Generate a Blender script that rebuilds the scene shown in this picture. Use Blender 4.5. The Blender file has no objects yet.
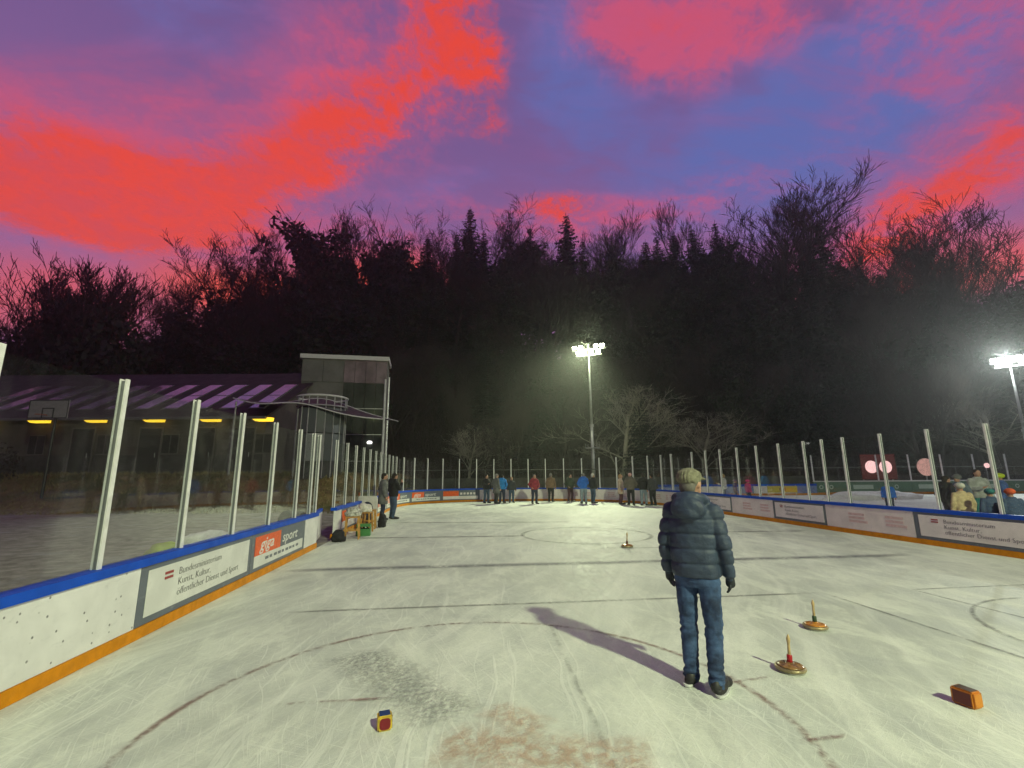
import bpy, bmesh, math, random
from mathutils import Vector, Matrix, noise as mnoise

# ------------------------------------------------------------------ camera, sky, sun, exposure
scene = bpy.context.scene
col = scene.collection
R = math.radians
YAW, PITCH, ROLL = R(6.443), R(11.027), R(-0.400)
cam_d = bpy.data.cameras.new('camera')
cam = bpy.data.objects.new('camera', cam_d)
col.objects.link(cam)
cam.location = (0, 0, 1.75)
cam_d.sensor_fit = 'HORIZONTAL'
cam_d.sensor_width = 36
cam_d.lens = 463.53 / 1024 * 36
cam_d.clip_start = 0.05
cam_d.clip_end = 3000
cam.rotation_euler = (Matrix.Rotation(-YAW, 3, 'Z') @ Matrix.Rotation(PITCH + R(90), 3, 'X') @ Matrix.Rotation(ROLL, 3, 'Z')).to_euler()
scene.camera = cam

scene.view_settings.view_transform = 'Standard'
scene.view_settings.look = 'None'
scene.view_settings.exposure = 0
scene.view_settings.gamma = 1
scene.view_settings.use_curve_mapping = False
scene.render.engine = 'CYCLES'
scene.cycles.use_denoising = True
scene.cycles.use_adaptive_sampling = True
scene.cycles.adaptive_threshold = .04
scene.cycles.max_bounces = 5
scene.cycles.diffuse_bounces = 2
scene.cycles.glossy_bounces = 2
scene.cycles.transparent_max_bounces = 24
scene.cycles.volume_bounces = 0
scene.cycles.sample_clamp_indirect = 4.0
scene.cycles.caustics_reflective = False
scene.cycles.caustics_refractive = False

SUN_AZ, SUN_EL = R(-18), R(1.5)     # the sun has gone down behind the wooded hill


class NG:
    """tiny helper for node trees"""
    def __init__(s, nt):
        s.nt = nt
        s.L = nt.links

    def n(s, t, **kw):
        x = s.nt.nodes.new(t)
        for k, v in kw.items():
            setattr(x, k, v)
        return x

    def put(s, sock, v):
        if isinstance(v, bpy.types.NodeSocket):
            s.L.new(v, sock)
        else:
            sock.default_value = v

    def m(s, op, a, b=None, c=None, clamp=False):
        x = s.n('ShaderNodeMath', operation=op)
        x.use_clamp = clamp
        s.put(x.inputs[0], a)
        if b is not None:
            s.put(x.inputs[1], b)
        if c is not None:
            s.put(x.inputs[2], c)
        return x.outputs[0]

    def ramp(s, v, lo, hi, a=0.0, b=1.0):
        x = s.n('ShaderNodeMapRange', interpolation_type='SMOOTHSTEP')
        s.put(x.inputs[0], v)
        for i, q in enumerate((lo, hi, a, b)):
            s.put(x.inputs[i + 1], q)
        return x.outputs[0]

    def mix(s, f, a, b, blend='MIX'):
        x = s.n('ShaderNodeMix', data_type='RGBA', blend_type=blend)
        s.put(x.inputs[0], f)
        s.put(x.inputs[6], a if isinstance(a, bpy.types.NodeSocket) else tuple(a)[:3] + (1,))
        s.put(x.inputs[7], b if isinstance(b, bpy.types.NodeSocket) else tuple(b)[:3] + (1,))
        return x.outputs[2]

    def noise(s, vec, scale, detail=4, rough=.55, dist=0.0):
        x = s.n('ShaderNodeTexNoise')
        if vec is not None:
            s.L.new(vec, x.inputs['Vector'])
        x.inputs['Scale'].default_value = scale
        x.inputs['Detail'].default_value = detail
        x.inputs['Roughness'].default_value = rough
        x.inputs['Distortion'].default_value = dist
        return x.outputs[0]

    def mapping(s, vec, scale=(1, 1, 1), rot=(0, 0, 0), loc=(0, 0, 0)):
        x = s.n('ShaderNodeMapping')
        s.L.new(vec, x.inputs[0])
        x.inputs['Scale'].default_value = scale
        x.inputs['Rotation'].default_value = rot
        x.inputs['Location'].default_value = loc
        return x.outputs[0]


def lin(r, g, b):
    f = lambda c: (c / 255 / 12.92) if c <= 10 else ((c / 255 + .055) / 1.055) ** 2.4
    return (f(r), f(g), f(b), 1)


# ---- sky: a clear violet-blue dusk with sheets of red afterglow cloud
world = bpy.data.worlds.new('World')
scene.world = world
world.use_nodes = True
world.cycles.sampling_method = 'MANUAL'
world.cycles.sample_map_resolution = 256
W = NG(world.node_tree)
for nn in list(world.node_tree.nodes):
    world.node_tree.nodes.remove(nn)
w_out = W.n('ShaderNodeOutputWorld')
w_bg = W.n('ShaderNodeBackground')
W.L.new(w_bg.outputs[0], w_out.inputs[0])
tc = W.n('ShaderNodeTexCoord')
sep = W.n('ShaderNodeSeparateXYZ')
W.L.new(tc.outputs['Generated'], sep.inputs[0])
X, Y, Z = sep.outputs
zc = W.m('MAXIMUM', Z, 0.0)
hz = W.m('ADD', zc, 0.22)
comb = W.n('ShaderNodeCombineXYZ')
W.L.new(W.m('DIVIDE', X, hz), comb.inputs[0])
W.L.new(W.m('DIVIDE', Y, hz), comb.inputs[1])
plane = comb.outputs[0]
az = W.m('MULTIPLY', W.m('ARCTAN2', X, Y), 57.2958)
el = W.m('MULTIPLY', W.m('ARCSINE', Z), 57.2958)
wn = W.n('ShaderNodeTexNoise')
W.L.new(plane, wn.inputs['Vector'])
wn.inputs['Scale'].default_value = 1.7
wn.inputs['Detail'].default_value = 3
wsep = W.n('ShaderNodeSeparateColor')
W.L.new(wn.outputs['Color'], wsep.inputs[0])
az_w = W.m('ADD', az, W.m('MULTIPLY', W.m('SUBTRACT', wsep.outputs[0], .5), 16))
el_w = W.m('ADD', el, W.m('MULTIPLY', W.m('SUBTRACT', wsep.outputs[1], .5), 10))
fine = W.noise(W.mapping(plane, (1, 1.3, 1), (0, 0, R(25))), 7.0, 5, .64, .6)
mott = W.noise(plane, 22.0, 4, .62, .3)
ripple = W.noise(W.mapping(plane, (1.6, 1, 1), (0, 0, R(-40))), 60.0, 2, .6, 0.0)
streak = W.noise(W.mapping(plane, (1.0, 3.4, 1), (0, 0, R(-28))), 3.2, 5, .6, .5)


def blobs(lst):
    tot = None
    for a0, e0, ra, re, rot, w in lst:
        c, s_ = math.cos(R(rot)), math.sin(R(rot))
        da = W.m('SUBTRACT', az_w, a0)
        de = W.m('SUBTRACT', el_w, e0)
        u = W.m('DIVIDE', W.m('ADD', W.m('MULTIPLY', da, c), W.m('MULTIPLY', de, s_)), ra)
        v = W.m('DIVIDE', W.m('SUBTRACT', W.m('MULTIPLY', de, c), W.m('MULTIPLY', da, s_)), re)
        q = W.m('ADD', W.m('MULTIPLY', u, u), W.m('MULTIPLY', v, v))
        g = W.m('MULTIPLY', W.m('EXPONENT', W.m('MULTIPLY', q, -1)), w)
        tot = g if tot is None else W.m('ADD', tot, g)
    return tot


pink_b = blobs([(-42.6, 28.0, 20, 6, 10, 0.42), (-32.7, 33.0, 18, 6, 22, 0.52), (-17.9, 41.3, 12, 8, 40, 0.7), (-5.0, 44.6, 8, 9, 40, 0.7), (35.1, 45.3, 19, 4.5, -8, 1.15), (26.3, 45.8, 8, 4, -10, 0.6), (56.8, 36.2, 13, 5, 8, 0.65), (54.7, 25.2, 19, 4.6, 24, 1.0), (23.4, 29.8, 18, 2.5, 0, 0.65), (-4.4, 31.7, 12, 3, 0, 0.3), (47.1, 21.5, 20, 4, 10, 0.6), (-22.0, 25.7, 20, 3.5, 0, 0.75), (-41.9, 15.7, 12, 5, 0, 0.7), (13.1, 30.9, 10, 3, 0, 0.5)])
red_b = blobs([(-43.2, 23.5, 13, 3.6, 6, 1.4), (-35.8, 26.0, 11, 3.4, 4, 1.4), (-27.7, 30.8, 10, 4.0, 24, 1.25), (-18.7, 37.3, 8, 4.6, 36, 1.05), (-9.0, 42.4, 7, 4.5, 45, 0.85), (-0.1, 46.2, 5, 7, 10, 0.95), (-6.0, 49.7, 6, 4, -20, 0.85), (5.7, 43.4, 3, 6, 10, 0.7), (30.2, 45.8, 10, 3.0, -8, 0.55), (55.6, 25.1, 15, 3.4, 24, 1.05), (49.2, 24.5, 8, 2.5, 20, 0.5), (11.5, 31.8, 5, 1.8, 0, 1.35)])
glow_b = blobs([(-22.9, 19.5, 14, 4.0, 0, 0.95), (47.2, 16.6, 22, 4.0, 0, 0.85), (-42.8, 15.4, 9, 4, 0, 0.55), (-7.8, 21.3, 10, 4, 0, 0.9), (29.2, 26.7, 14, 2, 0, 0.35)])
blue_b = blobs([(18.5, 42.7, 8, 5, -20, 0.65), (33.5, 34.5, 16, 7, 14, 0.8), (46.7, 34.4, 16, 6, 20, 0.85), (13.9, 48.1, 6, 9, 0, 0.45), (-42.6, 19.7, 10, 3.0, 0, 0.55), (-4.5, 32.8, 14, 3.5, 10, 0.45), (-32.4, 42.6, 18, 6, 0, 0.4), (52.6, 31.4, 10, 5, 20, 0.5)])
side = W.ramp(W.m('ABSOLUTE', W.m('SUBTRACT', az, 6)), 62, 95)
general = W.m('MULTIPLY', W.m('MULTIPLY', W.ramp(W.noise(plane, .9, 3), .42, .62), .8), side)

base = W.mix(W.ramp(el, 8, 46), lin(152, 100, 152), lin(112, 86, 142))
away = W.ramp(Y, .25, -.55)
base = W.mix(W.ramp(W.m('ADD', blue_b, W.m('MULTIPLY', W.m('SUBTRACT', W.m('ADD', W.m('MULTIPLY', streak, .6), W.m('MULTIPLY', fine, .4)), .5), 2.4)), .10, .95), base, lin(92, 106, 174))
base = W.mix(W.m('MULTIPLY', W.ramp(streak, .45, .68), .30), base, lin(140, 86, 138))
tex = W.m('ADD', W.m('MULTIPLY', fine, .55), W.m('ADD', W.m('MULTIPLY', mott, .30), W.m('MULTIPLY', ripple, .15)))
mottle = W.ramp(az, -26, -9, .55, 1.0)
texs = W.m('ADD', W.m('MULTIPLY', W.ramp(tex, .36, .66, .15, 1.35), mottle), W.m('MULTIPLY', W.m('SUBTRACT', 1.0, mottle), .85))
pk = W.m('ADD', W.m('MULTIPLY', W.m('ADD', pink_b, general), W.m('ADD', .35, W.m('MULTIPLY', texs, .65))), W.m('MULTIPLY', W.m('SUBTRACT', streak, .5), .7))
skyc = W.mix(W.m('MULTIPLY', W.ramp(pk, .10, 1.05), .90), base, lin(206, 82, 114))
rd = W.m('ADD', W.m('MULTIPLY', red_b, W.m('ADD', .28, W.m('MULTIPLY', texs, .72))), W.m('MULTIPLY', W.m('SUBTRACT', streak, .5), .5))
skyc = W.mix(W.ramp(rd, .22, 1.20), skyc, W.mix(W.ramp(tex, .40, .62), lin(216, 70, 72), lin(234, 68, 44)))
skyc = W.mix(W.ramp(glow_b, .12, 1.0, 0, .9), skyc, lin(238, 80, 44))
skyc = W.mix(W.m('MULTIPLY', W.ramp(el, 50, 76), .85), skyc, lin(60, 52, 92))
skyc = W.mix(W.m('MULTIPLY', away, .85), skyc, lin(48, 46, 72))
# under the horizon the world is only what the ground hides
nish = W.n('ShaderNodeTexSky', sky_type='NISHITA')
nish.sun_disc = False
nish.sun_elevation = SUN_EL
nish.sun_rotation = SUN_AZ
nm = W.n('ShaderNodeMix', data_type='RGBA', blend_type='ADD')
nm.inputs[0].default_value = 1.0
nsc = W.mix(1.0, nish.outputs[0], (.015, .015, .02), 'MULTIPLY')
W.L.new(skyc, nm.inputs[6])
W.L.new(nsc, nm.inputs[7])
W.L.new(nm.outputs[2], w_bg.inputs[0])
w_bg.inputs[1].default_value = 1.0

sun_d = bpy.data.lights.new('sun', 'SUN')
sun_d.energy = 0.05
sun_d.angle = R(10)
sun_d.color = (1, .45, .35)
sun = bpy.data.objects.new('sun', sun_d)
col.objects.link(sun)
sun.rotation_euler = (Vector((math.sin(SUN_AZ) * math.cos(SUN_EL), math.cos(SUN_AZ) * math.cos(SUN_EL), math.sin(SUN_EL)))).to_track_quat('Z', 'Y').to_euler()

# ------------------------------------------------------------------ helpers
def smooth01(t):
    t = min(1.0, max(0.0, t))
    return t * t * (3 - 2 * t)


def tag(o, label=None, cat=None, group=None, kind=None):
    for k, v in (('label', label), ('category', cat), ('group', group), ('kind', kind)):
        if v:
            o[k] = v
    return o


def empty(name, loc=(0, 0, 0), rz=0.0):
    o = bpy.data.objects.new(name, None)
    o.empty_display_size = .2
    o.location = loc
    o.rotation_euler = (0, 0, rz)
    col.objects.link(o)
    return o


def mesh_obj(name, me, mat=None, parent=None, loc=None, rz=None, smooth=False):
    if smooth:
        me.polygons.foreach_set('use_smooth', [True] * len(me.polygons))
    if mat is not None and not me.materials:
        me.materials.append(mat)
    o = bpy.data.objects.new(name, me)
    if parent is not None:
        o.parent = parent
    if loc is not None:
        o.location = loc
    if rz is not None:
        o.rotation_euler = (0, 0, rz)
    col.objects.link(o)
    return o


class MB:
    """collects vertices and faces of one mesh"""
    def __init__(s):
        s.v = []
        s.f = []

    def add(s, vs, fs):
        b = len(s.v)
        s.v += [tuple(q) for q in vs]
        s.f += [tuple(i + b for i in f) for f in fs]
        return s

    def box(s, x0, x1, y0, y1, z0, z1):
        return s.add([(x0, y0, z0), (x1, y0, z0), (x1, y1, z0), (x0, y1, z0), (x0, y0, z1), (x1, y0, z1), (x1, y1, z1), (x0, y1, z1)],
                     [(3, 2, 1, 0), (4, 5, 6, 7), (0, 1, 5, 4), (1, 2, 6, 5), (2, 3, 7, 6), (3, 0, 4, 7)])

    def hexa(s, b, t):
        """b, t: four bottom and four top points, counter-clockwise seen from above"""
        return s.add(list(b) + list(t), [(3, 2, 1, 0), (4, 5, 6, 7), (0, 1, 5, 4), (1, 2, 6, 5), (2, 3, 7, 6), (3, 0, 4, 7)])

    def tube(s, p0, p1, r0, r1, n=8, cap=True):
        p0, p1 = Vector(p0), Vector(p1)
        d = p1 - p0
        if d.length < 1e-6:
            return s
        d.normalize()
        a = d.orthogonal().normalized()
        b = d.cross(a)
        vs = []
        for p, r in ((p0, r0), (p1, r1)):
            for i in range(n):
                t = 2 * math.pi * i / n
                vs.append(p + (a * math.cos(t) + b * math.sin(t)) * r)
        fs = [(i, (i + 1) % n, n + (i + 1) % n, n + i) for i in range(n)]
        if cap:
            fs += [tuple(range(n - 1, -1, -1)), tuple(range(n, 2 * n))]
        return s.add(vs, fs)

    def lathe(s, prof, n=32, cx=0, cy=0):
        """prof: (r, z) from bottom to top; closed"""
        vs, fs = [], []
        for r, z in prof:
            for i in range(n):
                t = 2 * math.pi * i / n
                vs.append((cx + r * math.cos(t), cy + r * math.sin(t), z))
        for k in range(len(prof) - 1):
            for i in range(n):
                j = (i + 1) % n
                fs.append((k * n + i, k * n + j, (k + 1) * n + j, (k + 1) * n + i))
        fs += [tuple(range(n - 1, -1, -1)), tuple((len(prof) - 1) * n + i for i in range(n))]
        return s.add(vs, fs)

    def mesh(s, name='m'):
        me = bpy.data.meshes.new(name)
        me.from_pydata(s.v, [], s.f)
        me.update()
        return me

    def build(s, name, mat, parent=None, loc=None, rz=None, smooth=False, bevel=0.0):
        me = s.mesh(name)
        if bevel:
            bm = bmesh.new()
            bm.from_mesh(me)
            bmesh.ops.bevel(bm, geom=list(bm.edges), offset=bevel, segments=2, affect='EDGES', clamp_overlap=True)
            bm.to_mesh(me)
            bm.free()
        return mesh_obj(name, me, mat, parent, loc, rz, smooth)


_mats = {}


def mat(name, colr=(.5, .5, .5), rough=.6, metal=0.0, vary=0.0, vscale=6.0, bump=0.0, bscale=30.0, emit=None, estr=0.0, spec=None, col2=None):
    """a plain procedural material: colour broken up by noise, fine relief"""
    if name in _mats:
        return _mats[name]
    m_ = bpy.data.materials.new(name)
    m_.use_nodes = True
    g = NG(m_.node_tree)
    bs = m_.node_tree.nodes['Principled BSDF']
    c = tuple(colr)[:3] + (1,)
    bs.inputs['Base Color'].default_value = c
    bs.inputs['Roughness'].default_value = rough
    bs.inputs['Metallic'].default_value = metal
    if spec is not None:
        bs.inputs['Specular IOR Level'].default_value = spec
    t = g.n('ShaderNodeTexCoord')
    if vary or col2:
        nz = g.noise(t.outputs['Object'], vscale, 5, .6)
        lo = tuple(x * (1 - vary) for x in c[:3]) if not col2 else col2
        hi = tuple(min(1, x * (1 + vary)) for x in c[:3]) if not col2 else c
        g.L.new(g.mix(g.ramp(nz, .34, .66), lo, hi), bs.inputs['Base Color'])
        g.L.new(g.ramp(g.noise(t.outputs['Object'], vscale * 2.3, 4), .3, .7, max(.03, rough - .1), min(1, rough + .1)), bs.inputs['Roughness'])
    if bump:
        b = g.n('ShaderNodeBump')
        b.inputs['Strength'].default_value = bump
        b.inputs['Distance'].default_value = .02
        g.L.new(g.noise(t.outputs['Object'], bscale, 5), b.inputs['Height'])
        g.L.new(b.outputs[0], bs.inputs['Normal'])
    if emit:
        bs.inputs['Emission Color'].default_value = tuple(emit)[:3] + (1,)
        bs.inputs['Emission Strength'].default_value = estr
    _mats[name] = m_
    return m_


# ------------------------------------------------------------------ terrain
FX, FY = math.sin(YAW), math.cos(YAW)       # frame of the hall on the bank: d away from the rink's near end, s to its right


def ds(d, s, z=0.0):
    return (FX * d + FY * s, FY * d - FX * s, z)


def hill(x, y):
    r = math.hypot(x, y)
    a = math.degrees(math.atan2(x, y))
    if y < 0:
        return 0.0
    foot = 46 + 14 * smooth01((-4 - a) / 16) + 9 * smooth01((a - 30) / 20)
    hc = 23 - 12 * smooth01((-2 - a) / 26) - 5 * smooth01((-28 - a) / 20) - 12 * smooth01((a - 18) / 38)
    hc *= 1 - .6 * smooth01((abs(a) - 70) / 20)
    s_ = (r - foot) / 42
    return hc * smooth01(s_) if s_ < 1 else hc - 3 * smooth01((s_ - 1) / 1.2)


def bank(x, y):
    d = FX * x + FY * y
    s_ = FY * x - FX * y
    b = 1.9 * smooth01((d - 23.2) / 6.0) * smooth01((-6.5 - s_) / 4)
    return b + .10 * smooth01((d - 15) / 9) * smooth01((-6.5 - s_) / 4)


def ground_z(x, y):
    z = -.06 + hill(x, y) + bank(x, y)
    r = math.hypot(x, y)
    if r > 62 and y > 0:
        z += smooth01((r - 56) / 20) * 1.3 * (mnoise.noise(Vector((x * .09, y * .09, 3))))
    return z


def axis(lo, hi, fine_lo, fine_hi, step, grow=1.22):
    a = []
    q = fine_lo
    while q <= fine_hi:
        a.append(q)
        q += step
    st = step
    left = []
    q = fine_lo
    while q > lo:
        st *= grow
        q -= st
        left.append(q)
    st = step
    q = a[-1]
    while q < hi:
        st *= grow
        q += st
        a.append(q)
    return left[::-1] + a


def ground_material():
    m_ = bpy.data.materials.new('ground')
    m_.use_nodes = True
    g = NG(m_.node_tree)
    bs = m_.node_tree.nodes['Principled BSDF']
    t = g.n('ShaderNodeTexCoord')
    P = t.outputs['Object']
    n1 = g.noise(P, .35, 6, .6)
    n2 = g.noise(P, 3.0, 6, .65)
    # trodden grey grit with frost near the rink, dull winter grass on the bank, leaf litter in the wood
    grit = g.mix(g.ramp(n2, .35, .68), (.20, .19, .165), (.38, .36, .32))
    grit = g.mix(g.ramp(g.noise(P, .8, 4), .55, .68), grit, (.34, .34, .33))
    grass = g.mix(g.ramp(n2, .3, .7), (.13, .09, .04), (.24, .175, .08))
    grass = g.mix(g.ramp(n1, .45, .62), grass, (.10, .11, .04))
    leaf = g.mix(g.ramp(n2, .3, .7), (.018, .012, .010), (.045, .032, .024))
    sp = g.n('ShaderNodeSeparateXYZ')
    g.L.new(P, sp.inputs[0])
    d = g.m('ADD', g.m('MULTIPLY', sp.outputs[0], FX), g.m('MULTIPLY', sp.outputs[1], FY))
    edge = g.m('ADD', d, g.m('MULTIPLY', g.m('SUBTRACT', n1, .5), 4.0))
    c1 = g.mix(g.ramp(edge, 22.2, 24.2), grit, grass)
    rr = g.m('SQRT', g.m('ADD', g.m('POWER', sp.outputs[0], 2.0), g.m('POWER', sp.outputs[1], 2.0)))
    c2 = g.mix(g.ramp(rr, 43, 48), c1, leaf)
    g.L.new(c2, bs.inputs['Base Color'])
    bs.inputs['Roughness'].default_value = .95
    bs.inputs['Specular IOR Level'].default_value = .2
    b = g.n('ShaderNodeBump')
    b.inputs['Strength'].default_value = .7
    b.inputs['Distance'].default_value = .06
    g.L.new(g.noise(P, 9, 6, .7), b.inputs['Height'])
    g.L.new(b.outputs[0], bs.inputs['Normal'])
    return m_


def build_ground():
    xs = axis(-420, 420, -64, 90, 1.5)
    ys = axis(-300, 520, -6, 110, 1.5)
    mb = MB()
    mb.v = [(x, y, ground_z(x, y)) for y in ys for x in xs]
    n = len(xs)
    mb.f = [(j * n + i, j * n + i + 1, (j + 1) * n + i + 1, (j + 1) * n + i) for j in range(len(ys) - 1) for i in range(n - 1)]
    o = mb.build('ground', ground_material(), smooth=True)
    tag(o, kind='structure')


build_ground()


# ------------------------------------------------------------------ ice
LX, RX, END = -3.484, 11.342, 31.6
RL, RR = 5.2, 7.2


def arc_pts(cx, cy, r, a0, a1, n):
    return [(cx + r * math.cos(a0 + (a1 - a0) * i / n), cy + r * math.sin(a0 + (a1 - a0) * i / n)) for i in range(n + 1)]


END_PATH = [(LX, 14.15)] + arc_pts(LX + RL, END - RL, RL, math.pi, math.pi / 2, 28) + arc_pts(RX - RR, END - RR, RR, math.pi / 2, 0, 36)
RINK = [(LX, -9)] + END_PATH + [(RX, -9)]


def ice_material(name='ice', tint=(.62, .66, .60)):
    m_ = bpy.data.materials.new(name)
    m_.use_nodes = True
    g = NG(m_.node_tree)
    bs = m_.node_tree.nodes['Principled BSDF']
    t = g.n('ShaderNodeTexCoord')
    P = t.outputs['Object']
    wn_ = g.n('ShaderNodeTexNoise')
    g.L.new(P, wn_.inputs['Vector'])
    wn_.inputs['Scale'].default_value = .5
    wn_.inputs['Detail'].default_value = 2
    sc_ = g.n('ShaderNodeVectorMath', operation='SCALE')
    g.L.new(wn_.outputs['Color'], sc_.inputs[0])
    sc_.inputs['Scale'].default_value = .55
    wob = g.n('ShaderNodeVectorMath', operation='ADD')
    g.L.new(P, wob.inputs[0])
    g.L.new(sc_.outputs[0], wob.inputs[1])
    scr = None
    for i, (ang, sx, sy, sc, th, w) in enumerate(((24, 2.2, 74, 1.0, .61, .75), (-38, 2.6, 88, 1.1, .62, .75), (72, 2.0, 70, .9, .61, .8), (96, .35, 16, 1.0, .60, .7), (128, 3.2, 110, 1.0, .62, .7))):
        v = g.mapping(g.mapping(wob.outputs[0], (1, 1, 1), (0, 0, R(ang)), (i * 7.3, i * 3.1, 0)), (sx, sy, 1))
        a = g.m('MULTIPLY', g.ramp(g.noise(v, sc, 2, .65), th - .03, th + .05), w)
        scr = a if scr is None else g.m('MAXIMUM', scr, a)
    big = g.noise(P, .25, 3, .6, .4)
    trail = g.ramp(g.noise(g.mapping(g.mapping(wob.outputs[0], (1, 1, 1), (0, 0, R(-62))), (.16, 2.6, 1)), 1.0, 6, .7), .46, .70)
    mid = g.noise(g.mapping(P, (1, .5, 1), (0, 0, R(14))), 1.5, 7, .72, .5)
    grain = g.noise(P, 34, 2, .7)
    c = g.mix(g.ramp(big, .32, .68), tuple(x * .78 for x in tint), tint)
    c = g.mix(g.m('MULTIPLY', g.ramp(mid, .48, .62), .6), c, (.78, .82, .72))
    c = g.mix(g.m('MULTIPLY', g.ramp(mid, .50, .36), .55), c, (.40, .43, .42))
    c = g.mix(g.m('MULTIPLY', trail, .5), c, (.84, .87, .79))
    c = g.mix(g.m('MULTIPLY', g.ramp(grain, .35, .7), .25), c, (.50, .54, .52))
    c = g.mix(g.m('MULTIPLY', scr, g.ramp(big, .36, .60, .18, .72)), c, (.84, .87, .80))
    g.L.new(c, bs.inputs['Base Color'])
    g.L.new(g.m('ADD', g.ramp(mid, .3, .7, .48, .66), g.m('MULTIPLY', scr, .2)), bs.inputs['Roughness'])
    bs.inputs['Specular IOR Level'].default_value = .30
    bs.inputs['IOR'].default_value = 1.31
    b = g.n('ShaderNodeBump')
    b.inputs['Strength'].default_value = .35
    b.inputs['Distance'].default_value = .01
    g.L.new(g.m('ADD', g.m('MULTIPLY', scr, .5), g.m('ADD', g.m('MULTIPLY', grain, .5), mid)), b.inputs['Height'])
    g.L.new(b.outputs[0], bs.inputs['Normal'])
    return m_


def poly_sheet(name, pts, z, material, parent=None):
    bm = bmesh.new()
    f = bm.faces.new([bm.verts.new((x, y, z)) for x, y in pts])
    bmesh.ops.triangulate(bm, faces=[f])
    bm.normal_update()
    for q in bm.faces:
        if q.normal.z < 0:
            q.normal_flip()
    me = bpy.data.meshes.new(name)
    bm.to_mesh(me)
    bm.free()
    return mesh_obj(name, me, material, parent)


ICE = ice_material()
ice = tag(poly_sheet('ice', RINK, 0.0, ICE), kind='structure')


def fade_mat(name, colr, opacity, lo=.35, hi=.62, scale=3.0, fine=16.0):
    """paint under worn ice: broken up by frost so that the ice shows through"""
    m_ = bpy.data.materials.new(name)
    m_.use_nodes = True
    g = NG(m_.node_tree)
    nt = m_.node_tree
    bs = nt.nodes['Principled BSDF']
    out = nt.nodes['Material Output']
    bs.inputs['Base Color'].default_value = tuple(colr)[:3] + (1,)
    bs.inputs['Roughness'].default_value = .65
    bs.inputs['Specular IOR Level'].default_value = .15
    t = g.n('ShaderNodeTexCoord')
    tr = g.n('ShaderNodeBsdfTransparent')
    mx = g.n('ShaderNodeMixShader')
    a = g.ramp(g.m('ADD', g.m('MULTIPLY', g.noise(t.outputs['Object'], scale, 5), .6), g.m('MULTIPLY', g.noise(t.outputs['Object'], fine, 4), .4)), lo, hi, 0, opacity)
    at_ = g.n('ShaderNodeAttribute')
    at_.attribute_name = 'edge'
    a = g.m('MULTIPLY', a, at_.outputs['Fac'])
    g.L.new(a, mx.inputs[0])
    g.L.new(tr.outputs[0], mx.inputs[1])
    g.L.new(bs.outputs[0], mx.inputs[2])
    g.L.new(mx.outputs[0], out.inputs[0])
    return m_


def marking(pts, width, material, z=.004, name='ice_marking', soft=.8):
    """a painted band along pts, its edges feathered into the ice"""
    vs, fs, ed = [], [], []
    n = len(pts)
    offs = ((-.5, 0), (-.5 + soft * .5, 1), (.5 - soft * .5, 1), (.5, 0))
    for i, (x, y) in enumerate(pts):
        a = Vector(pts[max(0, i - 1)])
        b = Vector(pts[min(n - 1, i + 1)])
        d = (b - a).normalized()
        nx, ny = -d.y, d.x
        for o, e in offs:
            vs.append((x + nx * o * width, y + ny * o * width, z))
            ed.append(0.0 if i in (0, n - 1) else float(e))
    for i in range(n - 1):
        for k in range(3):
            fs.append((i * 4 + k, (i + 1) * 4 + k, (i + 1) * 4 + k + 1, i * 4 + k + 1))
    mb = MB()
    mb.add(vs, fs)
    o = mb.build(name, material)
    at_ = o.data.attributes.new('edge', 'FLOAT', 'POINT')
    at_.data.foreach_set('value', ed)
    if o.data.polygons[0].normal.z < 0:
        o.data.flip_normals()
    return tag(o, kind='structure')


def seg(a, b, n=14):
    return [(a[0] + (b[0] - a[0]) * i / n, a[1] + (b[1] - a[1]) * i / n) for i in range(n + 1)]


LINE = fade_mat('line_paint', (.21, .21, .25), .55, .28, .56, 2.0)
THIN = fade_mat('thin_line', (.18, .18, .18), .52, .32, .58, 2.0)
RED = fade_mat('red_line', (.26, .13, .12), .60, .38, .62, 2.0)
HATCH = fade_mat('dark_print', (.21, .22, .22), .45, .38, .60, 26.0, 60.0)
ORANGE = fade_mat('orange_print', (.50, .26, .15), .45, .36, .62, 12.0, 50.0)

marking(seg((LX + .1, 9.66), (9.75, 9.40)), .42, LINE)
marking(seg((-2.3, 6.80), (5.36, 6.75)), .11, THIN)
marking(seg((5.36, 6.76), (5.36, 3.0)), .07, THIN, .006)
marking(seg((-3.1, 14.15), (1.9, 13.85)), .34, THIN)
marking(seg((-2.5, 18.4), (4.2, 17.5)), .42, THIN)
marking(seg((7.0, 13.85), (10.5, 13.58)), .30, THIN)
marking(seg((3.3, 11.35), (5.6, 11.1)), .10, THIN)
marking(seg((6.77, 6.74), (9.2, 6.78)), .06, THIN)
marking(seg((6.80, 6.75), (6.82, 4.6)), .06, THIN, .006)
marking(arc_pts(7.75, 4.15, 1.95, R(86), R(215), 24), .07, THIN, .008)
marking(arc_pts(.13, 3.75, 2.28, R(-35), R(215), 60), .085, RED, .004)
marking(seg((2.30, 4.11), (2.72, 4.17), 6), .06, RED, .008)
marking(seg((2.24, 3.23), (2.64, 3.25), 6), .06, RED, .008)
marking(seg((-1.4, 4.2), (-.5, 4.19), 6), .06, RED, .008)
marking(seg((1.09, 5.85), (.96, 2.9)), .06, fade_mat('faint_line', (.2, .2, .2), .30, .40, .62), .010)
marking(arc_pts(3.7, 13.85, 1.85, 0, 2 * math.pi, 48), .16, THIN, .008)
marking(seg((-1.05, 5.25), (.02, 3.75), 10), .75, HATCH, .012, soft=.7)
marking(seg((-.15, 3.50), (1.25, 3.12), 10), .62, ORANGE, .014, soft=.7)
marking(seg((.25, 3.95), (.62, 3.55), 6), .40, ORANGE, .016, soft=.8)

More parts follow.
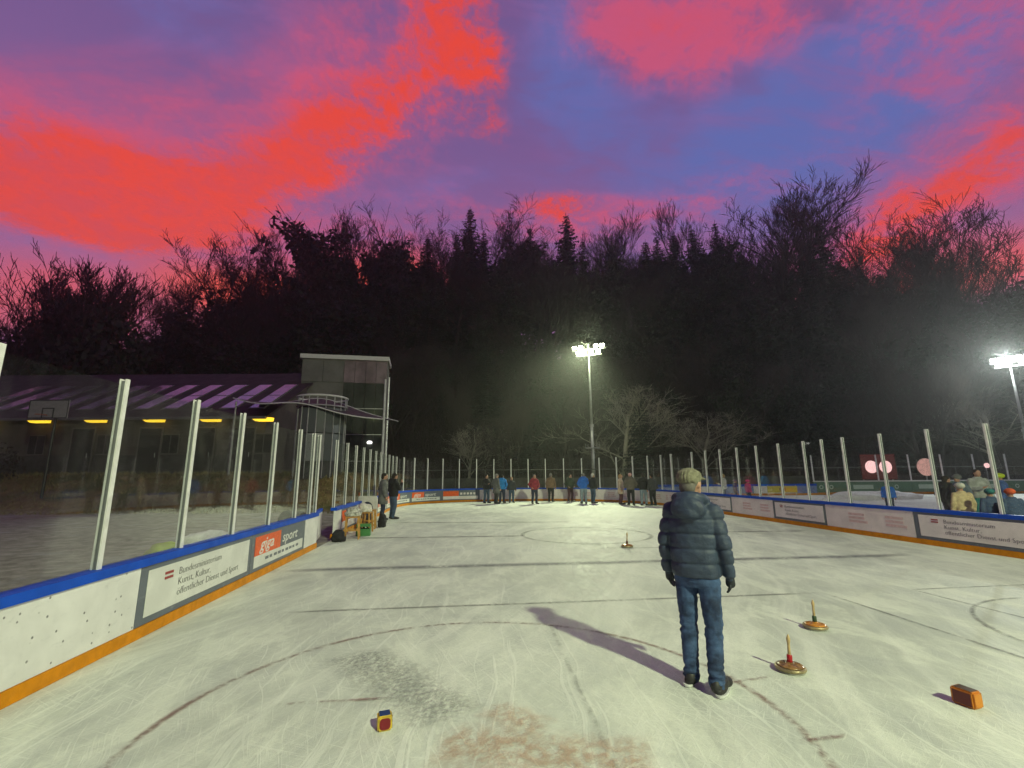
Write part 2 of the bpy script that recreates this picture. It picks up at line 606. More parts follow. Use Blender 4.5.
# ------------------------------------------------------------------ rink barriers
CAP = mat('blue_cap', lin(4, 74, 190), .55, spec=.25, vary=.10, vscale=3, bump=.05)
KICK = mat('yellow_kick', lin(204, 130, 0), .55, spec=.25, vary=.12, vscale=5, bump=.08)


def panel_mat(name, colr, marks=0.0):
    """board plastic with puck marks and scuffs"""
    m_ = bpy.data.materials.new(name)
    m_.use_nodes = True
    g = NG(m_.node_tree)
    bs = m_.node_tree.nodes['Principled BSDF']
    t = g.n('ShaderNodeTexCoord')
    P = t.outputs['Object']
    c = g.mix(g.ramp(g.noise(P, 2.2, 5, .6), .35, .7), tuple(x * .86 for x in colr[:3]), colr)
    sm = g.noise(g.mapping(P, (1, 1, 2.2)), 5.5, 6, .7, 1.2)
    c = g.mix(g.m('MULTIPLY', g.ramp(sm, .56, .74), .42), c, (.42, .43, .44))
    vo = g.n('ShaderNodeTexVoronoi')
    g.L.new(P, vo.inputs['Vector'])
    vo.inputs['Scale'].default_value = 9.5
    spot = g.m('MULTIPLY', g.ramp(vo.outputs['Distance'], .14, .07), g.ramp(g.noise(P, 1.3, 2), .42, .50))
    c = g.mix(g.m('MULTIPLY', spot, marks), c, (.10, .10, .11))
    g.L.new(c, bs.inputs['Base Color'])
    bs.inputs['Roughness'].default_value = .42
    return m_


WHITE = panel_mat('white_board', (.78, .78, .77), .9)
PINKISH = panel_mat('pale_board', (.84, .77, .76), .35)  # pinkish board, made paler and pinker in place of sky fill light
GREYF = panel_mat('grey_sign_ground', (.125, .145, .185), .1)
SIGNW = panel_mat('sign_white', (.76, .77, .74), .1)
SIGNP = panel_mat('sign_white_skylit', (.84, .79, .78), .1)  # white sign face with pink sky fill put into its colour
ORNG = mat('sign_orange', lin(226, 92, 32), .42, vary=.08, vscale=9)
INK = mat('sign_ink', (.14, .14, .145), .5)
INKW = mat('sign_white_ink', (.74, .74, .72), .45)
REDI = mat('flag_red', (.30, .035, .035), .5)
FADED = mat('faded_red_print', (.66, .48, .48), .5, vary=.15, vscale=14)
ALU = mat('post_aluminium', (.76, .76, .75), .45, .1, vary=.10, vscale=5)
ALU_SHADE = mat('post_shadow_strip', (.22, .23, .24), .45, .4)  # shadow strip between the flanges, put into a darker metal colour


def glass_mat():
    m_ = bpy.data.materials.new('rink_glass')
    m_.use_nodes = True
    g = NG(m_.node_tree)
    nt = m_.node_tree
    nt.nodes.remove(nt.nodes['Principled BSDF'])
    out = nt.nodes['Material Output']
    tr = g.n('ShaderNodeBsdfTransparent')
    tr.inputs[0].default_value = (.93, .95, .94, 1)
    gl = g.n('ShaderNodeBsdfGlossy')
    gl.inputs['Roughness'].default_value = .04
    gl.inputs[0].default_value = (.9, .9, .9, 1)
    df = g.n('ShaderNodeBsdfDiffuse')
    df.inputs[0].default_value = (.6, .6, .6, 1)
    fr = g.n('ShaderNodeFresnel')
    fr.inputs[0].default_value = 1.25
    t = g.n('ShaderNodeTexCoord')
    P = t.outputs['Object']
    n1 = g.noise(g.mapping(P, (1, 1, .25)), 3.0, 6, .65, .8)
    n2 = g.noise(g.mapping(P, (1, 6, .6), (R(20), 0, 0)), 9.0, 4, .7)
    dirt = g.m('ADD', g.ramp(n1, .40, .75, .004, .022), g.m('MULTIPLY', g.ramp(n2, .62, .74), .02))
    m1 = g.n('ShaderNodeMixShader')
    g.L.new(g.m('MULTIPLY', fr.outputs[0], .22), m1.inputs[0])
    g.L.new(tr.outputs[0], m1.inputs[1])
    g.L.new(gl.outputs[0], m1.inputs[2])
    m2 = g.n('ShaderNodeMixShader')
    g.L.new(dirt, m2.inputs[0])
    g.L.new(m1.outputs[0], m2.inputs[1])
    g.L.new(df.outputs[0], m2.inputs[2])
    g.L.new(m2.outputs[0], out.inputs[0])
    return m_


GLASS = glass_mat()
HB, HP = .852, 2.776


class Path:
    def __init__(s, pts):
        s.p = [Vector(q) for q in pts]
        s.l = [0.0]
        for a, b in zip(s.p, s.p[1:]):
            s.l.append(s.l[-1] + (b - a).length)
        s.L = s.l[-1]

    def at(s, t):
        t = min(max(t, 0), s.L)
        for i in range(len(s.p) - 1):
            if t <= s.l[i + 1] + 1e-9:
                d = (s.p[i + 1] - s.p[i])
                k = (t - s.l[i]) / max(1e-9, d.length)
                d.normalize()
                return s.p[i] + (s.p[i + 1] - s.p[i]) * k, d
        return s.p[-1], (s.p[-1] - s.p[-2]).normalized()

    def cuts(s, t0, t1):
        return [t0] + [q for q in s.l if t0 + .02 < q < t1 - .02] + [t1]


def strip(path, t0, t1, o0, o1, z0, z1, side=1):
    """a bar along the path between offsets o0 (ice side) and o1 (outside); side=+1: outside lies to the left of travel"""
    mb = MB()
    cs = path.cuts(t0, t1)
    vs, fs = [], []
    for t in cs:
        p, d = path.at(t)
        n = Vector((-d.y, d.x)) * side
        for o, z in ((o0, z0), (o1, z0), (o1, z1), (o0, z1)):
            q = p + n * o
            vs.append((q.x, q.y, z))
    k = len(cs)
    for i in range(k - 1):
        for j in range(4):
            a, b = i * 4 + j, i * 4 + (j + 1) % 4
            fs.append((a, b, b + 4, a + 4) if side < 0 else (a, a + 4, b + 4, b))
    fs += [(3, 2, 1, 0), tuple((k - 1) * 4 + j for j in range(4))] if side < 0 else [(0, 1, 2, 3), tuple((k - 1) * 4 + j for j in (3, 2, 1, 0))]
    return mb.add(vs, fs)


_txt = {}


def text_mesh(body, size, shear=0.0, offset=0.0, spacing=1.0, extrude=.0015):
    key = (body, size, shear, offset, spacing)
    if key in _txt:
        return _txt[key]
    cu = bpy.data.curves.new('lettering', 'FONT')
    cu.body = body
    cu.size = size
    cu.shear = shear
    cu.offset = offset
    cu.space_character = spacing
    cu.extrude = extrude
    cu.resolution_u = 2
    o = bpy.data.objects.new('lettering_tmp', cu)
    col.objects.link(o)
    dg = bpy.context.evaluated_depsgraph_get()
    me = bpy.data.meshes.new_from_object(o.evaluated_get(dg))
    bpy.data.objects.remove(o)
    me.materials.clear()
    _txt[key] = me
    return me


def lay(path, t, z, side, off=-.0095):
    """matrix of a sheet facing the ice at path position t, its x running to the reader's right"""
    p, d = path.at(t)
    n = Vector((-d.y, d.x)) * side * -1            # towards the ice
    x = Vector((0, 0, 1)).cross(Vector((n.x, n.y, 0))) # up x normal = reader's right
    q = p + n * (-off)
    return Matrix(((x.x, 0, n.x, q.x), (x.y, 0, n.y, q.y), (x.z, 1, 0, z), (0, 0, 0, 1)))


def put_text(path, side, t, z, me, material, parent, scale_x=1.0):
    m_ = me.copy()
    m_.materials.append(material)
    if path_is_curved(path, t, me):
        # bend along the board
        M0 = lay(path, t, z, side)
        sgn = 1 if (M0.to_3x3() @ Vector((1, 0, 0))).xy.dot(path.at(t)[1]) > 0 else -1
        for v in m_.vertices:
            M = lay(path, t + sgn * v.co.x * scale_x, z, side)
            w = M @ Vector((0, v.co.y, v.co.z))
            v.co = w
        o = mesh_obj('lettering', m_, None, parent)
    else:
        o = mesh_obj('lettering', m_, None, parent)
        M = lay(path, t, z, side)
        o.matrix_basis = M @ Matrix.Diagonal((scale_x, 1, 1, 1))
    return o


def path_is_curved(path, t, me):
    w = max((v.co.x for v in me.vertices), default=0)
    a = path.at(t - w)[1]
    b = path.at(t + w)[1]
    return a.dot(b) < .9999


def barrier(name, label, pts, side, panels, posts, cap_span=None):
    """panels: (t0, t1, kind); posts: list of t"""
    path = Path(pts)
    root = tag(empty(name, (pts[0][0], pts[0][1], 0)), label, 'rink barrier')
    org = Vector((pts[0][0], pts[0][1], 0))

    def fix(o):
        o.data.transform(Matrix.Translation(-org)) if o.matrix_basis == Matrix.Identity(4) else None
        if o.matrix_basis != Matrix.Identity(4):
            o.matrix_basis = Matrix.Translation(-org) @ o.matrix_basis
        return o

    c0, c1 = cap_span or (0, path.L)
    fix(strip(path, c0, c1, -.012, .12, 0.003, .125, side).build('kick_strip', KICK, root))
    fix(strip(path, c0, c1, -.02, .15, .765, HB, side).build('cap_rail', CAP, root))
    for t0, t1, kind in panels:
        a, b = t0 + .006, t1 - .006
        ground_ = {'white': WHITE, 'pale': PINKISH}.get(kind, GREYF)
        pn = fix(strip(path, a, b, 0, .06, .130, .760, side).build('board_panel', ground_, root))
        ln = b - a
        rev = lay(path, (a + b) / 2, 0, side).to_3x3() @ Vector((1, 0, 0))
        sgn = 1 if rev.xy.dot(path.at((a + b) / 2)[1]) > 0 else -1
        T = lambda u: (a + u * ln) if sgn > 0 else (b - u * ln)      # u: 0 at the reader's left

        def sheet(nm, u0, u1, z0, z1, mt, off=-.004, depth=.003):
            q = sorted((T(u0), T(u1)))
            return fix(strip(path, q[0], q[1], off - depth, off + .003, z0, z1, side).build(nm, mt, pn))

        if kind in ('ministry', 'ministry_pale'):
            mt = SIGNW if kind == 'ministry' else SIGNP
            sheet('sign_face', .045, .965, .205, .705, mt)
            for z0, z1 in ((.600, .628), (.545, .573)):
                sheet('flag_stripe', .155, .212, z0, z1, REDI, -.010)
            k = ln / 2.8
            for txt, z in (('Bundesministerium', .548), ('Kunst, Kultur,', .425), ('öffentlicher Dienst und Sport', .302)):
                fix(put_text(path, side, T(.255), z, text_mesh(txt, .128, 0, -.0022), INK, pn, 1.08 * k))
        elif kind == 'giga':
            sheet('sign_face', .05, .95, .190, .385, SIGNW)
            sheet('logo_ground', .05, .47, .386, .705, ORNG)
            fix(put_text(path, side, T(.12), .465, text_mesh('giga', .29, .30, .002), INKW, pn, 1.42))
            fix(put_text(path, side, T(.50), .465, text_mesh('sport', .27, .18, .003), INKW, pn, 1.45))
            for k in range(9):      # a line of small print too worn to read
                u = .22 + k * .072
                sheet('small_print', u, u + .052 - .012 * (k % 3 == 1), .268, .318, GREYF, -.008, .0015)
        elif kind == 'banner':
            sheet('sign_face', .04, .96, .190, .385, SIGNP)
            sheet('logo_ground', .04, .46, .386, .705, ORNG)
            for k in range(5):
                sheet('print_bar', .50 + k * .085, .555 + k * .085, .47, .60, SIGNP, -.008, .002)
        elif kind == 'pale':
            for u0, u1 in ((.30, .52), (.72, .93)):
                for z0 in (.33, .43, .53):
                    sheet('faded_print', u0, u1 - .03 * (z0 > .4), z0, z0 + .062, FADED, -.003, .0012)
    post_me = MB().box(-.026, .026, -.036, -.020, .82, HP).box(-.026, .026, .020, .036, .82, HP).mesh('glass_post')
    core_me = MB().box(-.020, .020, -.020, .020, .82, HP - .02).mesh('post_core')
    post_me.materials.append(ALU)
    core_me.materials.append(ALU_SHADE)
    for t in posts:
        p, d = path.at(t)
        n = Vector((-d.y, d.x)) * side
        c = p + n * .085
        rz = math.atan2(d.y, d.x)
        po = mesh_obj('glass_post', post_me, None, root, (c.x - org.x, c.y - org.y, 0), rz)
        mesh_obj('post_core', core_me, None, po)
    for t0, t1 in zip(posts, posts[1:]):
        if t1 - t0 < .35 or t1 - t0 > 2.4:
            continue
        fix(strip(path, t0 + .024, t1 - .024, .080, .090, HB - .02, HP - .06, side).build('glass_pane', GLASS, root))
    return root


def left_t(y):
    return y + 4.0


barrier('rink_barrier', 'nearest white and blue rink barrier with advertising boards and glass, ending at the gate gap',
        [(LX, -4.0), (LX, 12.45)], 1,
        [(left_t(-2.54), left_t(.26), 'ministry'), (left_t(.26), left_t(3.06), 'white'), (left_t(3.06), left_t(5.86), 'white'), (left_t(5.86), left_t(8.68), 'ministry'),
         (left_t(8.68), left_t(11.48), 'giga'), (left_t(11.48), left_t(12.44), 'white')],
        [left_t(q) for q in (-3.1, -1.7, -.3, 1.09, 2.49, 3.89, 5.29, 6.69, 8.08, 9.50, 10.94, 11.93, 12.40)])

ep = Path(END_PATH)
n_end = []
t = .03
while t < ep.L - .1:
    n_end.append(t)
    t += 1.30 if t < 11 else (1.16 if t < 24 else 1.22)
n_end.append(ep.L - .04)
kinds = ['white', 'banner', 'white', 'pale', 'giga', 'giga', 'giga', 'giga', 'banner'] + ['pale'] * 20
pan, t, i = [], 0.0, 0
while t < ep.L - .3:
    w = .66 if i == 0 else (2.1 if i < 4 else 2.62)
    e = min(t + w, ep.L)
    if ep.L - e < .8:
        e = ep.L
    pan.append((t, e, kinds[i]))
    t = e
    i += 1
barrier('rink_barrier', 'curved rink barrier round the far end of the ice behind the row of people', END_PATH, 1, pan, n_end)

RT = END - RR          # where the straight right side begins


def right_t(y):
    return RT - y


rp = [right_t(q) for q in (22.1, 20.8, 19.58, 18.29, 17.0, 15.71, 14.45, 13.65, 12.82, 11.55, 10.24, 8.93, 7.6, 6.3, 5.0, 3.7, 2.4, 1.1, -.2, -1.5, -2.8, -4.1)]
rk, edges = [], [24.4, 21.7, 18.84, 16.22, 13.74, 10.87, 8.0, 5.2, 2.4, -.4, -3.2, -6.0]
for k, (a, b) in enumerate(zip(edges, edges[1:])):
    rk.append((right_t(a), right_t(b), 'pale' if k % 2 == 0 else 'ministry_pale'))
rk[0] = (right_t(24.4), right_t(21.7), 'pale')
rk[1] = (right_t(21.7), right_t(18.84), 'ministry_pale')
barrier('rink_barrier', 'straight rink barrier with pale boards between this ice and the neighbouring rink',
        [(RX, RT), (RX, -6.0)], 1, rk, [.03] + rp)

# ------------------------------------------------------------------ trees
BARK = mat('bark', (.050, .040, .036), .9, vary=.35, vscale=2.5, bump=.5, bscale=12)
TWIG = mat('twigs', (.055, .042, .038), .9, vary=.25, vscale=1.5)
IVY = mat('ivy_leaves', (.020, .030, .014), .6, vary=.45, vscale=.9)
NEEDLE = mat('needles', (.016, .026, .018), .75, vary=.45, vscale=.8)
PALE = mat('floodlit_pale_twigs', (.34, .32, .26), .9, vary=.3, vscale=1.2)  # much lighter than TWIG: floodlight brightness put into the colour


def tree_skeleton(rng, height, levels, spread, trunk_r, kids, up=.25, first=.30, twig_r=.012):
    """branches of a bare tree as (p0, p1, r0, r1, level)"""
    out = []

    def grow(p, d, length, r, lev):
        n = 5 if lev == 0 else (4 if lev == 1 else (3 if lev == 2 else 2))
        q = p.copy()
        dd = d.copy()
        pts = [q.copy()]
        for i in range(n):
            dd = (dd + Vector((rng.uniform(-1, 1), rng.uniform(-1, 1), rng.uniform(-.5, .8) + up * .4)) * (.10 if lev == 0 else .15)).normalized()
            q2 = q + dd * length / n
            r0 = r * (1 - .55 * i / n)
            r1 = r * (1 - .55 * (i + 1) / n)
            out.append((q.copy(), q2.copy(), max(r0, twig_r), max(r1, twig_r * .7), lev))
            q = q2
            pts.append(q.copy())
        if lev >= levels:
            return
        k = kids[min(lev, len(kids) - 1)]
        for j in range(k):
            f = (first if lev == 0 else .25) + (1 - (first if lev == 0 else .25)) * (j + rng.random()) / k
            idx = min(n - 1, int(f * n))
            base = pts[idx].lerp(pts[idx + 1], f * n - idx)
            ax = dd.orthogonal().normalized()
            ax.rotate(Matrix.Rotation(rng.uniform(0, 6.283), 3, dd))
            ang = rng.uniform(.35, .9) * spread
            nd = (dd * math.cos(ang) + ax * math.sin(ang) + Vector((0, 0, up))).normalized()
            ln = length * rng.uniform(.42, .66) * (1.15 - .5 * f if lev == 0 else 1.0)
            grow(base, nd, ln, r * rng.uniform(.32, .5) * (1.1 - .45 * f), lev + 1)

    grow(Vector((0, 0, -.03)), Vector((rng.uniform(-.06, .06), rng.uniform(-.06, .06), 1)).normalized(), height * .72, trunk_r, 0)
    top = max(b[1].z for b in out)
    k = 1.0 / top
    return [(a * k, b * k, r0 * k, r1 * k, l) for a, b, r0, r1, l in out]       # unit height


def skel_mesh(sk, lo, hi):
    mb = MB()
    for a, b, r0, r1, l in sk:
        if lo <= l <= hi:
            mb.tube(a, b, r0, r1, 7 if l == 0 else (5 if l == 1 else 3), cap=False)
    return mb.mesh('branches')


def leaf_cards(rng, mb, c, rad, n, size):
    for _ in range(n):
        v = Vector((rng.gauss(0, 1), rng.gauss(0, 1), rng.gauss(0, 1)))
        v.normalize()
        p = Vector(c) + Vector((v.x * rad[0], v.y * rad[1], v.z * rad[2])) * rng.uniform(.55, 1.08)
        a = Vector((rng.gauss(0, 1), rng.gauss(0, 1), rng.gauss(0, .6))).normalized()
        b = a.orthogonal().normalized()
        b.rotate(Matrix.Rotation(rng.uniform(0, 6.28), 3, a))
        s_ = size * rng.uniform(.6, 1.3)
        cc = a.cross(b)
        mb.add([p - b * s_, p - cc * s_ * .55, p + b * s_, p + cc * s_ * .55], [(0, 1, 2, 3)])


def proto_bare(seed, levels=5, spread=.9, kids=(9, 6, 5, 4, 3), up=.22, tr=.015, first=.28):
    rng = random.Random(seed)
    sk = tree_skeleton(rng, 1.0, levels, spread, tr, kids, up, first, .0009)
    return skel_mesh(sk, 0, 1), skel_mesh(sk, 2, 9), None


def proto_ivy(seed, bare_top):
    rng = random.Random(seed)
    sk = tree_skeleton(rng, 1.0, 4 if bare_top else 3, .9, .020, (8, 4, 4, 3), .35, .35, .0012)
    mb = MB()
    lim = .62 if bare_top else .97
    for a, b, r0, r1, l in sk:
        m_ = (a + b) / 2
        if l == 0 and m_.z < lim:
            w = .055 + .05 * rng.random()
            leaf_cards(rng, mb, m_, (w * 1.2, w * 1.2, .11), 230, .014)
        elif l == 1 and m_.z < lim + .05:
            leaf_cards(rng, mb, m_, (.055, .055, .07), 90, .014)
        elif l == 2 and m_.z < lim and rng.random() < .5:
            leaf_cards(rng, mb, m_, (.04, .04, .05), 30, .013)
    return skel_mesh(sk, 0, 1), skel_mesh(sk, 2, 9), mb.mesh('ivy')


def proto_conifer(seed, width=.17):
    rng = random.Random(seed)
    tb = MB()
    tb.tube((0, 0, -.02), (0, 0, .5), .014, .008, 7, False)
    tb.tube((0, 0, .5), (.003, .002, 1.0), .008, .001, 6, False)
    mb = MB()
    z = .08
    while z < .985:
        w = width * (1 - z) ** .8 * rng.uniform(.8, 1.15) + .008
        n = 9 if z < .8 else 6
        a0 = rng.random() * 6.28
        for i in range(n):
            if rng.random() < .12:
                continue
            a = a0 + 6.283 * i / n + rng.uniform(-.25, .25)
            ln = w * rng.uniform(.7, 1.15)
            d = Vector((math.cos(a), math.sin(a), 0))
            s_ = Vector((-d.y, d.x, 0))
            p = Vector((0, 0, z))
            for k in range(5):
                f0, f1 = k / 5, (k + 1) / 5
                dz = lambda f: -.30 * ln * f * (1.6 - f)
                q0 = p + d * ln * f0 + Vector((0, 0, dz(f0)))
                q1 = p + d * ln * f1 + Vector((0, 0, dz(f1)))
                hw = ln * .34 * (1 - .6 * f0) * rng.uniform(.7, 1.2)
                for sg in (-1, 1):
                    tip = q1 + s_ * sg * hw + Vector((0, 0, -hw * rng.uniform(.2, .7)))
                    mb.add([q0, q1, tip], [(0, 1, 2)])
                mb.add([q0, q1, q1 + Vector((0, 0, -.012 * rng.uniform(.6, 1.8)))], [(0, 1, 2)])
        z += .018 + .012 * (1 - z)
    return tb.mesh('trunk'), None, mb.mesh('crown')


PROTO = {
    'bare': [proto_bare(11), proto_bare(12, 5, .8, (8, 6, 5, 4, 3), .35), proto_bare(13, 5, 1.0, (10, 5, 5, 4, 3), .15, .017, .25), proto_bare(14, 5, .75, (8, 6, 5, 4, 3), .4, .014, .35)],
    'ivy': [proto_ivy(21, False), proto_ivy(22, False), proto_ivy(25, False)],
    'ivybare': [proto_ivy(23, True), proto_ivy(24, True)],
    'conifer': [proto_conifer(31), proto_conifer(32, .13), proto_conifer(33, .20)],
}
for kind_, lst in PROTO.items():
    for tr_, br_, cr_ in lst:
        tr_.materials.append(BARK)
        if br_:
            br_.materials.append(TWIG)
        if cr_:
            cr_.materials.append(NEEDLE if kind_ == 'conifer' else IVY)
NAMES = {'bare': 'bare_tree', 'ivy': 'ivy_tree', 'ivybare': 'ivy_tree', 'conifer': 'conifer_tree'}
WORD = {'bare': 'leafless winter tree', 'ivy': 'dark ivy-clad tree', 'ivybare': 'bare-topped ivy-clad tree', 'conifer': 'pointed dark conifer'}


def zone(x, y):
    a = math.degrees(math.atan2(x, y))
    for lim, w in ((-22, 'above the long hall roof'), (-7, 'above the glass tower'), (5, 'between tower and floodlight mast'), (22, 'straight above the floodlight mast'),
                   (38, 'behind the man in the cap'), (90, 'above the neighbouring rink')):
        if a < lim:
            return w


def plant(x, y, h, kind, idx, where, group, wide=1.0, mats=None):
    tr_, br_, cr_ = PROTO[kind][idx % len(PROTO[kind])]
    r_ = random.Random(int(x * 31 + y * 17))
    root = empty(NAMES[kind], (x, y, ground_z(x, y) - .15), r_.uniform(0, 6.28))
    w = h * wide * r_.uniform(.9, 1.12)
    root.scale = (w, w, h)
    tag(root, '%s %s' % (WORD[kind], where), 'tree', group)
    mesh_obj('trunk', tr_, None, root)
    if br_:
        mesh_obj('crown', br_, None, root)
    if cr_:
        mesh_obj('crown' if kind == 'conifer' else 'ivy', cr_, None, root)
    return root


RIDGE = [(-44.4, 48.8, 18.7, 'bare'), (-40.8, 66.5, 24.5, 'bare'), (-39.4, 62.6, 17.3, 'ivy'), (-39.2, 67.5, 22.2, 'ivy'), (-38, 70.4, 31, 'bare'), (-35.5, 73.9, 25.6, 'ivy'), (-35.2, 76.3, 29.8, 'bare'), (-32, 75.5, 33.4, 'bare'), (-30.3, 80.5, 32.9, 'bare'), (-26, 73.5, 23.8, 'ivy'), (-24.9, 78.1, 29.6, 'ivy'), (-23.9, 80.5, 33.8, 'ivy'), (-20.3, 77.4, 30.1, 'ivy'), (-18.1, 82, 33.7, 'bare'), (-14, 80.8, 22.6, 'ivy'), (-12.5, 85.1, 24.5, 'ivy'), (-10, 83.4, 30.4, 'ivybare'), (-6.5, 81.7, 23, 'conifer'), (-4.3, 83.9, 27.5, 'bare'), (-1.1, 84, 24.3, 'conifer'), (1.4, 86, 31.6, 'conifer'), (4, 81.9, 25.8, 'conifer'), (5.6, 87.8, 33.8, 'bare'), (8.3, 83.6, 26.3, 'ivy'), (10.3, 85.4, 28.5, 'bare'), (13.2, 83, 28.1, 'conifer'), (16, 80.4, 24.8, 'bare'), (20.6, 83.5, 30.6, 'conifer'), (22.4, 78.9, 23.9, 'conifer'), (26.3, 79.8, 26, 'bare'), (27, 75.3, 22.8, 'ivy'), (31.9, 79.9, 31.4, 'bare'), (33.1, 75, 22.7, 'conifer'), (38.3, 77, 30.7, 'bare'), (35.8, 76, 24.7, 'conifer'), (38.4, 74.7, 25.1, 'conifer'), (40.4, 71.4, 25.6, 'conifer'), (44.6, 71.2, 27.8, 'conifer'), (44, 66.8, 23.2, 'ivy'), (49.6, 70.3, 31.3, 'bare'), (50.8, 66.9, 33.5, 'bare'), (55.3, 65.8, 32.8, 'bare'), (50.8, 64.4, 22.8, 'ivy'), (52.5, 57.7, 28.4, 'conifer'), (55.1, 63.4, 25.3, 'conifer'), (55.2, 57.9, 22.8, 'conifer'), (61.2, 57.6, 31.5, 'bare'), (60.2, 55.7, 22.5, 'ivy'), (63.4, 58.1, 29.7, 'bare'), (63.4, 55.1, 24.5, 'bare'), (62.6, 53, 20.8, 'ivy'), (66, 52, 30.7, 'bare'), (69.8, 53.6, 28.1, 'bare'), (66, 48.7, 21.7, 'ivybare'), (63.2, 49.1, 18.5, 'ivy'), (68.8, 48.2, 19.9, 'ivy'), (68.6, 45, 26.4, 'ivybare'), (70.9, 45, 22.5, 'conifer'), (72, 43.2, 23.5, 'bare'), (-53.1, 54.4, 21.2, 'bare'), (-53, 51.7, 21.6, 'ivybare')]
SLOPE = [(-15.5, 53.9, 12.3, 'bare'), (36.1, 52.1, 9.3, 'bare'), (3.6, 60.9, 12.8, 'conifer'), (58.2, 42.3, 11.1, 'bare'), (23.1, 55.2, 13, 'bare'), (-8.5, 56.2, 13, 'bare'), (49, 54.3, 9.8, 'conifer'), (10.9, 57.3, 13.2, 'ivybare'), (68.3, 37.2, 9.3, 'conifer'), (33.7, 58.1, 10.6, 'ivybare'), (-1.2, 56.5, 10.8, 'bare'), (23.9, 73.2, 12.4, 'bare'), (35.1, 45.8, 13.3, 'ivybare'), (8, 74, 9.8, 'bare'), (24.8, 52, 9, 'ivy'), (-5.9, 57.9, 8.5, 'bare'), (44.3, 44.6, 11.1, 'conifer'), (16, 66.5, 10.4, 'ivybare'), (29.8, 46.1, 13.5, 'ivy'), (1.8, 68, 10.1, 'ivy'), (25.5, 66.7, 11.5, 'conifer'), (-9.9, 54.1, 8.6, 'conifer'), (8.7, 55.2, 11.7, 'bare'), (27.9, 51.9, 9.7, 'bare'), (44.1, 40.2, 13.4, 'bare'), (21.8, 74.5, 11.7, 'ivybare'), (-15.2, 56.8, 9.7, 'conifer'), (45.5, 63.4, 10.6, 'ivybare'), (5.8, 77.1, 11.7, 'bare'), (27.1, 61.8, 10.2, 'ivy'), (-7.5, 56, 13.8, 'bare'), (40.2, 43.1, 10.2, 'bare'), (12.7, 61.3, 12.1, 'conifer'), (29.8, 49.4, 10.6, 'bare'), (-0.2, 55.2, 8.7, 'bare'), (23.3, 67.2, 11.7, 'bare'), (-11.3, 52.3, 11.3, 'bare'), (41.3, 52.1, 13, 'conifer'), (6.5, 52.3, 9.8, 'bare'), (66.8, 42, 13, 'ivybare'), (28.2, 56.7, 10.8, 'bare'), (-5.4, 63.5, 10.7, 'bare'), (19, 73.3, 11, 'bare'), (31.6, 47, 11.2, 'bare'), (3.2, 72.1, 12.5, 'ivy'), (18.8, 46.9, 11.4, 'conifer'), (-12.9, 77.7, 12.9, 'ivy'), (45.2, 51.6, 12, 'ivybare'), (11, 62.9, 10.7, 'bare'), (67, 37.8, 12.6, 'bare'), (37.5, 66.9, 10.2, 'conifer'), (-2.3, 63.1, 10.3, 'ivybare'), (46.2, 40.7, 11.9, 'bare'), (20.7, 66.4, 10.4, 'conifer'), (-14.7, 59, 8.4, 'ivy'), (46.6, 62.7, 11.7, 'ivybare'), (4.7, 50.1, 8.8, 'bare'), (64.7, 43.7, 12.4, 'ivybare'), (31.3, 68.2, 11.5, 'ivybare'), (-7.7, 65.6, 10.6, 'ivybare'), (42.2, 43.7, 9.3, 'bare'), (11.8, 52.4, 13.3, 'bare'), (38.9, 62.1, 12.5, 'ivy'), (0.8, 65.5, 9.6, 'bare'), (52.6, 42, 12.1, 'bare'), (21.7, 59.3, 10.8, 'bare'), (-10, 50.4, 11.6, 'ivybare'), (40.4, 49.2, 11.4, 'conifer'), (7.5, 52.6, 8.5, 'conifer'), (64.5, 39.1, 10.2, 'bare'), (27.4, 52.7, 8.5, 'bare'), (-4.4, 65.2, 9.8, 'ivy'), (57.1, 53.6, 9.9, 'ivy'), (17, 61.3, 9.4, 'ivy'), (-14.3, 50.4, 12.8, 'bare'), (34.3, 49.2, 10.5, 'ivy'), (4.3, 70.2, 9.3, 'ivy'), (61.2, 44.1, 11.5, 'bare'), (29.9, 70.8, 10.7, 'ivy'), (-10.7, 72.2, 10.5, 'bare'), (13.3, 68.9, 11, 'conifer'), (32.9, 56.4, 11.8, 'bare'), (20.5, 62.1, 12.1, 'ivy'), (-15.1, 65.3, 9.3, 'bare'), (34.4, 44.6, 10.1, 'conifer'), (7.9, 71.6, 9, 'ivybare'), (33, 68.7, 12.7, 'bare'), (-6.2, 62.7, 10.2, 'bare'), (53.1, 53, 11.5, 'ivy'), (14.7, 60.5, 10, 'bare')]
